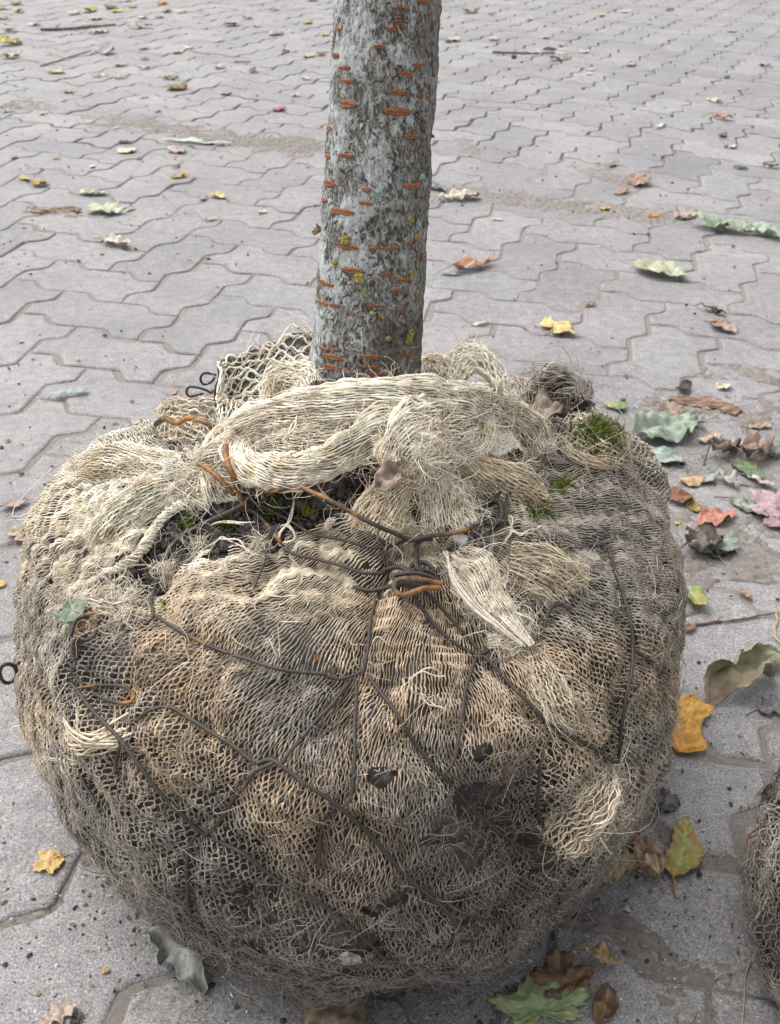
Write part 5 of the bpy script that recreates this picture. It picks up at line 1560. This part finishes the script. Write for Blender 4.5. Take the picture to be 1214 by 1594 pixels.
L((140,120,170,119), "cream leaf sliver right of the cream yellow curled leaf", 'lance', 'cream', .3, .1, .2)
L((176,122,202,120), "pinkish brown leaf lying right of the cream sliver", 'ovate', (.44,.31,.29), .5, .1, .3)
L((176,104,200,101), "pale tan leaf beyond the pinkish brown leaf", 'ovate', (.52,.45,.32), .5, .1, .1)
L((212,108,236,107), "buff leaf with a dark underside right of the pale tan leaf", 'ovate', (.54,.47,.35), .5, .3, .5)
L((216,78,232,75), "lime green leaf scrap in the far litter at the left", 'ovate', (.38,.44,.16), .6, .2, .3)
L((268,84,286,81), "pale lemon leaf right of the lime green scrap", 'ovate', (.52,.50,.36), .6, .1, .2)
L((290,77,302,74), "white leaf scrap right of the pale lemon leaf", 'ovate', 'white', .7, .2, .2)
L((218,94,232,91), "rosy brown leaf below the lime green scrap", 'ovate', (.40,.29,.27), .6, .1, .1)
L((335,108,352,103), "pale folded leaf between the pale pink leaf and the lime green scrap", 'ovate', (.54,.47,.42), .5, .2, .5)
L((392,114,404,104), "dark upright leaf scrap beyond the magenta leaf", 'torn', 'slate', .7, .2, .5, tilt=.4)
L((160,86,182,74), "grey curled leaf standing in the far litter at the left", 'ovate', (.42,.40,.38), .7, .2, .8, tilt=.3)
L((0,92,36,88), "big pale buff leaf at the left edge of the far litter", 'ovate', (.56,.48,.36), .5, .2, .3)
L((-2,72,30,68), "yellow leaf at the left edge behind the big pale buff leaf", 'ovate', (.55,.46,.08), .6, .2, .5)
L((20,70,36,65), "small golden leaf touching the yellow leaf at the left edge", 'ovate', (.58,.46,.10), .7, .2, .5)
L((0,63,14,58), "olive leaf stacked behind the yellow leaf at the left edge", 'ovate', (.44,.38,.06), .8, .2, .6)
L((4,50,26,47), "brown leaf between the olive stack and the orange leaf at the top left corner", 'ovate', (.36,.27,.22), .5, .2, .3)
L((44,41,64,38), "cream leaf at the near end of the dark twig in the far litter", 'ovate', 'cream', .6, .3, .3)
L((130,41,146,39), "cream leaf touching the right half of the dark twig in the far litter", 'ovate', (.64,.60,.44), .6, .1, .2)
L((134,54,170,50), "pair-like pale leaf lying in front of the dark twig", 'oak', (.60,.58,.46), .5, .1, .2)
L((196,45,238,43), "tan leaf sliver right of the dark twig", 'lance', (.50,.40,.32), .35, .2, .3)
L((128,20,152,16), "olive gold leaf, the largest of the far litter", 'ovate', (.46,.38,.05), .6, .2, .6)
L((108,24,126,20), "cream leaf left of the olive gold leaf", 'ovate', 'cream', .6, .3, .4)
L((168,15,186,9), "brown leaf right of the olive gold leaf", 'ovate', (.26,.19,.12), .7, .3, .6)
L((174,20,192,17), "yellow leaf in front of the brown leaf in the far litter", 'ovate', (.58,.50,.14), .6, .2, .3)
L((204,13,216,7), "dark olive leaf upright at the top of the far litter", 'ovate', (.30,.26,.06), .7, .3, .6)
L((194,3,204,1), "cream leaf at the very top edge of the far litter", 'ovate', 'cream', .8, .3, .3)
L((218,30,232,25), "cream curled leaf below the dark olive upright leaf", 'ovate', (.64,.57,.44), .7, .3, .6)
L((244,29,258,25), "tan curled leaf with a raised tip below the orange leaf", 'ovate', (.50,.42,.30), .6, .3, .6)
L((246,8,264,4), "orange leaf at the top of the far litter left of the trunk", 'ovate', (.58,.30,.08), .6, .2, .4)
L((256,20,270,14), "olive leaf behind the tan curled leaf", 'ovate', (.42,.36,.12), .7, .3, .5)
L((272,21,292,19), "cream leaf sliver right of the olive leaf behind the tan curled leaf", 'lance', 'cream', .4, .2, .3)
L((140,32,160,28), "pinkish grey leaf in front of the olive gold leaf", 'ovate', (.44,.36,.33), .6, .3, .4)
L((-4,16,12,11), "orange leaf in the top left corner", 'ovate', (.58,.30,.06), .7, .2, .4)
L((18,9,34,6), "olive leaf in the top left corner right of the orange one", 'ovate', (.42,.34,.08), .6, .2, .5)
L((26,21,40,14), "pale yellow leaf below the olive leaf in the top left corner", 'ovate', (.62,.55,.24), .7, .3, .5)
L((0,31,14,26), "pale leaf with a dark fold below the orange leaf in the top left corner", 'ovate', (.50,.45,.34), .7, .3, .6)
L((420,17,436,15), "cream leaf on the empty pavers left of the trunk, near the top edge", 'ovate', (.62,.58,.45), .5, .2, .3)
L((476,2,496,0), "white curled leaf at the top edge beside the trunk", 'ovate', 'white', .5, .3, .4)
L((380,30,394,27), "pinkish cream leaf between the far litter and the trunk", 'ovate', (.56,.46,.38), .6, .2, .2)
L((348,42,374,38), "tan leaf with a lifted brown tip between the far litter and the trunk", 'lance', (.50,.40,.28), .45, .4, .5)
L((394,43,408,41), "narrow olive tan leaf right of the lifted tan leaf", 'lance', (.44,.38,.24), .5, .1, .3)
L((474,38,490,33), "olive yellow leaf left of the upper trunk", 'ovate', (.46,.41,.14), .6, .2, .5)
L((420,56,444,50), "rosy cream leaf with crinkled rim left of the upper trunk", 'ovate', (.52,.41,.36), .6, .2, .3)
L((500,57,514,54), "golden green leaf touching the left outline of the trunk", 'ovate', (.48,.46,.14), .6, .2, .3)
L((470,90,494,87), "cream leaf with a dark end by the left outline of the trunk", 'ovate', (.56,.50,.38), .5, .3, .4)
L((496,88,510,82), "brown folded leaf tip joining the cream leaf by the trunk", 'ovate', (.30,.18,.11), .6, .3, .7)
L((330,66,350,64), "pale buff leaf sliver right of the white scrap", 'lance', (.56,.50,.42), .4, .1, .2)
L((438,83,452,80), "black leaf scrap left of the cream leaf with a dark end", 'ovate', 'dark', .5, .1, .2)
L((215,154,232,151), "cream sliver in front of the brown heap-like leaf", 'lance', 'cream', .4, .1, .2)
L((242,176,252,172), "tan leaf crumb beyond the pale lichen strip", 'torn', (.46,.36,.26), .8, .2, .2)
# --- right, far
L((720,21,744,18), "tan leaf just right of the upper trunk", 'ovate', (.44,.33,.25), .5, .2, .4)
L((760,24,772,22), "reddish scrap right of the tan leaf by the upper trunk", 'torn', (.40,.28,.24), .6, .2, .2)
L((702,66,720,60), "cream folded leaf touching a dark pebble right of the trunk", 'ovate', (.60,.55,.45), .7, .3, .6)
L((760,64,778,61), "cream leaf sliver right of the dark pebble", 'lance', 'cream', .5, .1, .2)
L((818,32,832,29), "pale scrap on the far pavers right of the trunk", 'ovate', (.58,.52,.44), .5, .2, .2)
L((934,26,944,23), "small yellow leaf on the far pavers at the right", 'ovate', 'yellow', .7, .2, .4)
L((966,20,982,18), "white leaf sliver right of the small yellow leaf", 'lance', 'white', .4, .1, .1)
L((1036,17,1050,15), "red-brown leaf near the top edge at the right", 'ovate', (.34,.16,.12), .5, .2, .4)
L((1006,39,1016,37), "tiny white scrap in front of the red-brown leaf", 'torn', 'white', .6, .1, .1)
L((905,83,918,80), "cream leaf on the pavers right of the mint lichen twig", 'ovate', 'cream', .7, .3, .5)
L((855,95,888,92), "dusty rose leaf in front of the mint lichen twig", 'ovate', (.46,.36,.33), .4, .1, .2)
L((918,111,928,108), "white leaf scrap in front of the dusty rose leaf, upper of two", 'torn', 'white', .6, .1, .1)
L((912,117,924,115), "white leaf scrap in front of the dusty rose leaf, lower of two", 'torn', 'white', .5, .1, .1)
L((974,104,992,101), "rosy tan leaf right of the white scraps", 'ovate', (.46,.36,.32), .5, .1, .2)
L((1130,51,1148,49), "pink leaf on the far pavers by the right edge", 'ovate', (.50,.38,.35), .4, .1, .2)
L((1180,104,1200,103), "dark leaf sliver at the upper right edge", 'lance', 'slate', .4, .2, .2)
L((1128,122,1138,119), "blue-black scrap beyond the cream curled leaf", 'torn', (.12,.13,.17), .7, .3, .4)
L((868,74,884,71), "faint pink leaf between the mint lichen twig and the cream leaf", 'ovate', (.48,.38,.35), .5, .1, .2)
L((846,61,858,58), "pale tan scrap beyond the mint lichen twig", 'ovate', (.48,.42,.35), .5, .2, .2)
# --- caught on the ball
L((582,768,624,728), "curled grey-brown dead leaf with a red stalk caught under the jute knot", 'ovate', (.34,.25,.19), .62, .2, .9, onball=.048, col2=(.24,.17,.13), rough=.07, stem=False, name="caught_leaf")
L((846,686,846,640), "small brown dead leaf caught in the sacking beside the mossy turf", 'ovate', (.30,.22,.17), .6, .2, .4, onball=.010, col2=(.20,.14,.11), rough=.08, stem=False, name="caught_leaf")
L((122,975,112,946), "round grey-green leaf stuck behind the wire coil on the root ball", 'ovate', (.24,.30,.20), 1.0, .1, .2, onball=.008, stem=False, name="caught_leaf")
L((812,602,830,592), "crimson leaf scrap caught between the net hood and the matted wad", 'lance', (.34,.03,.05), .5, .1, .3, onball=.016, stem=False, name="caught_leaf")
L((492,1018,494,1030), "rust-orange leaf scrap stuck in the sacking below the hole", 'ovate', (.30,.13,.05), .8, .1, .2, onball=.004, stem=False, name="caught_leaf")
L((516,1490,556,1500), "white curled dry leaf stuck low on the front of the root ball", 'lance', (.46,.43,.38), .35, .3, .5, onball=.006, stem=False, name="caught_leaf")

def twig(pts, r0, r1, col, label, name="twig", cat="twig", lift=None, kinks=.0006, group=None, knobs=0):
    if lift is None: P = ground(np.array([p[0] for p in pts], float), np.array([p[1] for p in pts], float), r0)
    else: P = np.array([hit(p[0], p[1], lift) for p in pts])
    P = catmull(P, 60)
    w_ = Wob(.02, rng.integers(1e6))
    P = P + kinks * np.stack([w_(P), w_(P + 1), 0 * w_(P)], -1)
    o_ = P[0].copy()
    R = np.linspace(r0, r1, 60) * (1 + .15 * w_(P * 2)); R[0] *= .4; R[-1] *= .3
    a = Acc(); tubes(a, (P - o_)[None], R[None], 7, ref=np.broadcast_to(np.array([.1, .1, 1.]), (1, 60, 3)), col=colv(col))
    for k in range(knobs):
        i = rng.integers(8, 52); d_ = norm(rng.normal(size=3) * np.array([1, 1, .4]))
        tubes(a, (P[i] - o_ + d_ * np.linspace(0, r0 * 7, 6)[:, None])[None], np.linspace(r1, r1 * .3, 6)[None], 5, col=colv(col))
    o = a.build(name, TWIG); o.location = [float(v) for v in o_]
    tag(o, label, cat, group)
    return o
twig([(1078,972),(1120,968),(1165,962),(1208,953)], .0014, .0008, (.16,.12,.09), "thin straight dark twig lying on the pavers right of the root ball", knobs=1)
twig([(1206,948),(1209,965),(1206,985),(1216,1005)], .0012, .0012, (.44,.36,.23), "pale bent leaf stalk standing by the right edge at the end of the thin twig", name="leaf_stalk", cat="leaf stalk")
twig([(62,46),(100,45),(140,42),(180,38)], .0060, .0035, (.14,.12,.10), "long dark twig in the far litter at the upper left", knobs=2)
twig([(62,102),(90,94),(118,85),(142,78)], .0035, .002, (.46,.40,.30), "long straw-coloured twig slanting across the far pavers at the upper left")
twig([(766,81),(800,82),(840,83)], .0050, .0030, (.18,.17,.15), "dark twig lying right of the trunk, mint lichen on its end", knobs=2)
for (x0, y0, x1, y1, lab) in [(834, 84, 882, 80, "mint green lichen flake on the end of the dark twig right of the trunk"), (870, 88, 884, 83, "small mint lichen scrap touching the mint green flake")]:
    L((x0, y0, x1, y1), lab, 'maple' if x1 - x0 < 30 else 'torn', (.46,.55,.48), .5 if x1 - x0 < 30 else .3, .1, .1, stem=False, rough=.05, name="lichen_flake", cat="lichen flake", z=.004)
twig([(364,96),(378,96),(392,96)], .003, .002, (.26,.24,.22), "short grey twig on the pavers between the far litter and the trunk")
twig([(232,1052),(236,1052)], .0004, .0003, (.5, .45, .35), "tiny straw stuck in the sacking by the wire bends", name="straw", cat="straw", lift=.004)

# torn strip of brown bark at the right
def bark_strip(pts, wpx, label, col):
    P = ground(np.array([p[0] for p in pts], float), np.array([p[1] for p in pts], float))
    P = catmull(P, 60); o_ = P[0].copy()
    T = norm(np.gradient(P, axis=0)); B = np.stack([-T[:, 1], T[:, 0], T[:, 0] * 0], 1)
    w_ = Wob(.02, 900); n = 13
    v = np.linspace(-1, 1, n)
    wid = wpx * (.5 + .5 * np.sin(np.linspace(.15, 3.0, 60))) * (1 + .25 * w_(P))
    Q = P[:, None] + B[:, None] * (v[None, :, None] * wid[:, None, None])
    Q[..., 2] = .0016 + .0035 * (1 - v[None] ** 2) * 1.0 + .0011 * w_(Q * np.array([.6, 3, 1])) + .0008 * rng.normal(size=(60, n)) * .5
    Q[..., 2] = np.maximum(Q[..., 2], .0012)
    K = colv(col) * (1 + .35 * w_(Q * np.array([1, 4, 1]) + 2))[..., None]
    V, F, K2 = finish_sheet((Q - o_).reshape(-1, 3), grid_faces(60, n), np.clip(K, .02, 1).reshape(-1, 3), .0009)
    a = Acc(); a.add(V, F, K2); o = a.build("bark_flake", TWIG); o.location = [float(q) for q in o_]
    tag(o, label, "bark flake")
bark_strip([(1040,622),(1080,628),(1120,634),(1150,645)], .016, "torn strip of reddish brown bark on the pavers behind the green leaves", (.26,.17,.12))
bark_strip([(48,330),(75,330),(105,326),(125,330)], .012, "ragged brown bark crumbs strip in front of the pale green oval leaf", (.28,.20,.14))

# pebbles
def pebble(P, r, col, label, sq=(1, .8, .7)):
    n, m = 14, 20
    a_ = np.linspace(0, math.pi, n)[:, None]; b_ = np.linspace(0, 2 * math.pi, m, endpoint=False)[None]
    d = np.stack([np.sin(a_) * np.cos(b_), np.sin(a_) * np.sin(b_), np.cos(a_) * np.ones_like(b_)], -1)
    w_ = Wob(1.6, rng.integers(1e6))
    Q = d * np.array(sq) * r * (1 + .10 * w_(d))[..., None]
    a = Acc(); a.add(Q.reshape(-1, 3), grid_faces(n, m, wrap=True), colv(col) * (1 + .1 * w_(d * 3))[..., None].reshape(-1, 1))
    o = a.build("pebble", STONE); o.location = [float(v) for v in P]
    tag(o, label, "pebble")
pebble(hit(714, 840, .008), .0056, (.55,.53,.49), "smooth white pebble held in the wire hook on top of the root ball")
pebble(ground(697, 64, .006), .012, 'slate', "dark round pebble on the pavers just right of the trunk")
pebble(ground(800, 88, .006), .010, (.10, .11, .10), "black pebble in front of the dark twig right of the trunk")
pebble(ground(970, 622, .003), .0045, (.20,.16,.13), "brown pebble behind the yellow-green half leaf")
pebble(ground(52, 1400, .001), .0020, (.05,.05,.05), "small black pebble on the paver below the yellow three-lobed leaf")
pebble(ground(232, 426, .001), .0030, (.03,.03,.035), "shiny black pebble on the pavers in front of the cream rolled-rim leaf")

# crumbs of leaf, bark, soil and grit
acc = Acc()
N_ = 2600
r_ = rng.uniform(0, 1, N_)
xs = rng.uniform(-20, 1240, N_); ys = np.where(r_ < .45, rng.uniform(0, 420, N_), rng.uniform(420, 1594, N_))
Pc = ground(xs, ys)
wj = Wob(.22, 950)
ok = (np.hypot(Pc[:, 0] - XC, Pc[:, 1] - YC) > .17) & ((wj(Pc) > -.1) | (rng.uniform(0, 1, N_) < .35))
Pc = Pc[ok]
# extra under and round the ball
th_ = rng.uniform(0, 6.283, 1500); rr_ = .165 + np.abs(rng.normal(0, .055, 1500))
Pc = np.concatenate([Pc, np.stack([XC + rr_ * np.cos(th_), YC + rr_ * np.sin(th_), 0 * th_], 1)])
pal = np.array([(.05,.045,.04),(.09,.075,.06),(.22,.16,.11),(.36,.28,.2),(.5,.42,.32),(.58,.55,.5),(.32,.2,.12)])
dd = np.linalg.norm(Pc - CAM, axis=1)
for p, d_ in zip(Pc, dd):
    s = rng.lognormal(0, .5) * .0016 * (.55 + .45 * d_)
    s = min(s, .0045 if d_ > 1.2 else .0026)
    e = norm(rng.normal(size=(3,)) * np.array([1, 1, .25])); f = norm(np.cross(e, np.array([0, 0, 1.])) + rng.normal(0, .2, 3)); n_ = np.cross(e, f)
    if n_[2] < 0: n_ = -n_
    el = rng.uniform(.35, 1)
    ang = np.linspace(0, 2 * math.pi, 6, endpoint=False)
    ring = (np.cos(ang)[:, None] * e * s + np.sin(ang)[:, None] * f * s * el) * rng.uniform(.65, 1.2, (6, 1))
    hgt = s * rng.uniform(.15, .6)
    V = np.concatenate([ring, (n_ * hgt)[None], ring * .8 - n_ * hgt * .5]) + p
    V[:, 2] += .0004 - V[:, 2].min()
    F = [[i, (i + 1) % 6, 6, 6] for i in range(6)] + [[7 + i, 7 + (i + 1) % 6, (i + 1) % 6, i] for i in range(6)]
    acc.add(V, F, pal[rng.choice(7, p=[.14,.18,.22,.20,.12,.06,.08])] * rng.uniform(.7, 1.2))
tag(acc.build("grit", TWIG, smooth=False), "crumbs of bark, leaf and earth scattered over the pavers", "grit", kind='stuff')

# fibres shed on the ground round the ball
acc = Acc()
th_ = rng.uniform(0, 6.283, 420); rr_ = .185 + np.abs(rng.normal(0, .05, 420))
P = np.stack([XC + rr_ * np.cos(th_), YC + rr_ * np.sin(th_), np.full(420, .0015)], 1)
hairs(acc, P, np.broadcast_to(np.array([0, 0, 1.]), P.shape), .012, .0003, GREY * rng.uniform(.7, 1.4, (420, 1)), curl=.8, lift=.06, m=7)
tag(acc.build("shed_fibre", FIBRE), "loose jute hairs shed on the pavers round the root ball", "fibre", kind='stuff')

# ------------------------------------------------------------------ stub of wood under the ball
def block(cx0, cy0, cx1, cy1, h_, w_, label):
    A_ = ground(cx0, cy0); B_ = ground(cx1, cy1)
    d = B_ - A_; Ln = np.linalg.norm(d); ex = d / Ln; ey = np.array([-ex[1], ex[0], 0])
    n, m = 24, 28
    t = np.linspace(0, 1, n); a = np.linspace(0, 2 * math.pi, m, endpoint=False)
    sq = (np.abs(np.cos(a)) ** 8 + np.abs(np.sin(a)) ** 8) ** (-1 / 8)
    gw = Wob(.02, 970)
    Q = t[:, None, None] * Ln * ex + (np.cos(a) * sq)[None, :, None] * ey * w_ / 2 + ((np.sin(a) * sq)[None, :, None] * .5 + .5) * np.array([0, 0, h_])
    end = np.minimum(1, np.minimum(t, 1 - t) * 40 + .9)[:, None, None]
    cen = t[:, None, None] * Ln * ex + np.array([0, 0, h_ / 2])
    Q = cen + (Q - cen) * end
    Q = Q + .0012 * gw(Q * np.array([.5, .5, 2]))[..., None]
    Q[..., 2] = np.maximum(Q[..., 2], .0006)
    K = np.array([.20,.155,.105]) * (1 + .3 * gw(Q * 3))[..., None]
    a_ = Acc(); a_.add(Q.reshape(-1, 3), grid_faces(n, m, wrap=True), K.reshape(-1, 3))
    for e in (0, n - 1):
        rg_ = Q[e]; a_.add(np.concatenate([rg_, rg_.mean(0, keepdims=True)]), [[i, (i + 1) % m, m, m] for i in range(m)], (.24,.19,.13))
    o = a_.build("wood_block", TWIG); o.location = [float(v) for v in A_]
    tag(o, label, "wood block")
block(522, 1640, 518, 1520, .030, .036, "weathered wooden stub sticking out from under the front of the root ball")

# ------------------------------------------------------------------ second root ball at the right edge
o2 = empty("root_ball", tuple(ground(1420, 1480)))
tag(o2, "grey-brown fibrous root ball at the right edge, wrapped in matted jute", "root ball")
c2 = np.array(ground(1425, 1490)); c2[2] = 0
R2_, H2_ = .118, .138
nA, nT = 300, 140
aa = np.linspace(0, 2 * math.pi, nA, endpoint=False); t2 = np.linspace(0, 1, nT)
pf = catmull(np.array([(0, H2_), (.05, H2_ * .99), (.085, H2_ * .9), (.11, H2_ * .68), (R2_, H2_ * .42), (.112, H2_ * .2), (.09, .002), (.05, .001)]), nT)
AA, _ = np.meshgrid(aa, t2, indexing='ij')
B2 = np.stack([c2[0] + pf[None, :, 0] * np.cos(AA), c2[1] + pf[None, :, 0] * np.sin(AA), np.broadcast_to(pf[None, :, 1], AA.shape)], -1)
n2 = norm(B2 - (c2 + np.array([0, 0, H2_ * .45])))
B2 = B2 + n2 * (.004 * Wob(.07, 980)(B2) + .002 * Wob(.02, 981)(B2))[..., None] * sstep(0, .03, B2[..., 2])[..., None]
a = Acc()
ix = np.arange(nA * nT).reshape(nA, nT); nx_ = np.roll(ix, -1, 0)
a.add((B2 - n2 * .003).reshape(-1, 3), np.stack([ix[:, :-1], ix[:, 1:], nx_[:, 1:], nx_[:, :-1]], -1).reshape(-1, 4), (.08, .07, .06))
core2 = a.build("soil_core", SOIL, o2)
a = Acc()
gcol = lambda P: np.clip(GREY * (.85 + .25 * wA(P) + .15 * wB(P))[..., None], .03, .7)
q_i = np.linspace(0, nA - 1, 260).astype(int)
net(a, B2[q_i][:, 4:], n2[q_i][:, 4:], .00055, .008, 990, col=gcol, closed=True, lift=.0012)
bl2 = a.build("burlap", FIBRE, o2)
a = Acc()
i_, j_ = rng.integers(0, nA, 16000), rng.integers(2, nT - 12, 16000)
P = B2[i_, j_] + rng.normal(0, .0015, (16000, 3)); N = n2[i_, j_]
s_ = P[:, 0] < c2[0] + .03
P, N = P[s_], N[s_]
hairs(a, P + N * .001, N, .0075, .00028, gcol(P) * rng.uniform(.6, 1.5, (len(P), 1)), curl=.8, lift=.30, m=5)
for ps in [[(1175,1300),(1160,1310),(1165,1335),(1182,1340)], [(1214,1282),(1190,1285),(1168,1298),(1160,1320),(1172,1330)]]:
    P = catmull(np.array([ground(x, y, .02) for x, y in ps]), 30); tubes(a, P[None], .0009, 4, col=np.array([.28, .17, .11]))
for ps in [[(1112,1524),(1125,1515),(1140,1512),(1165,1500)], [(1155,1594),(1158,1560),(1160,1520),(1170,1490)]]:
    P = catmull(np.array([ground(x, y, .003) for x, y in ps]), 30); tubes(a, P[None], .0006, 4, col=np.array([.42, .35, .26]))
a.build("loose_fibre", FIBRE, bl2)
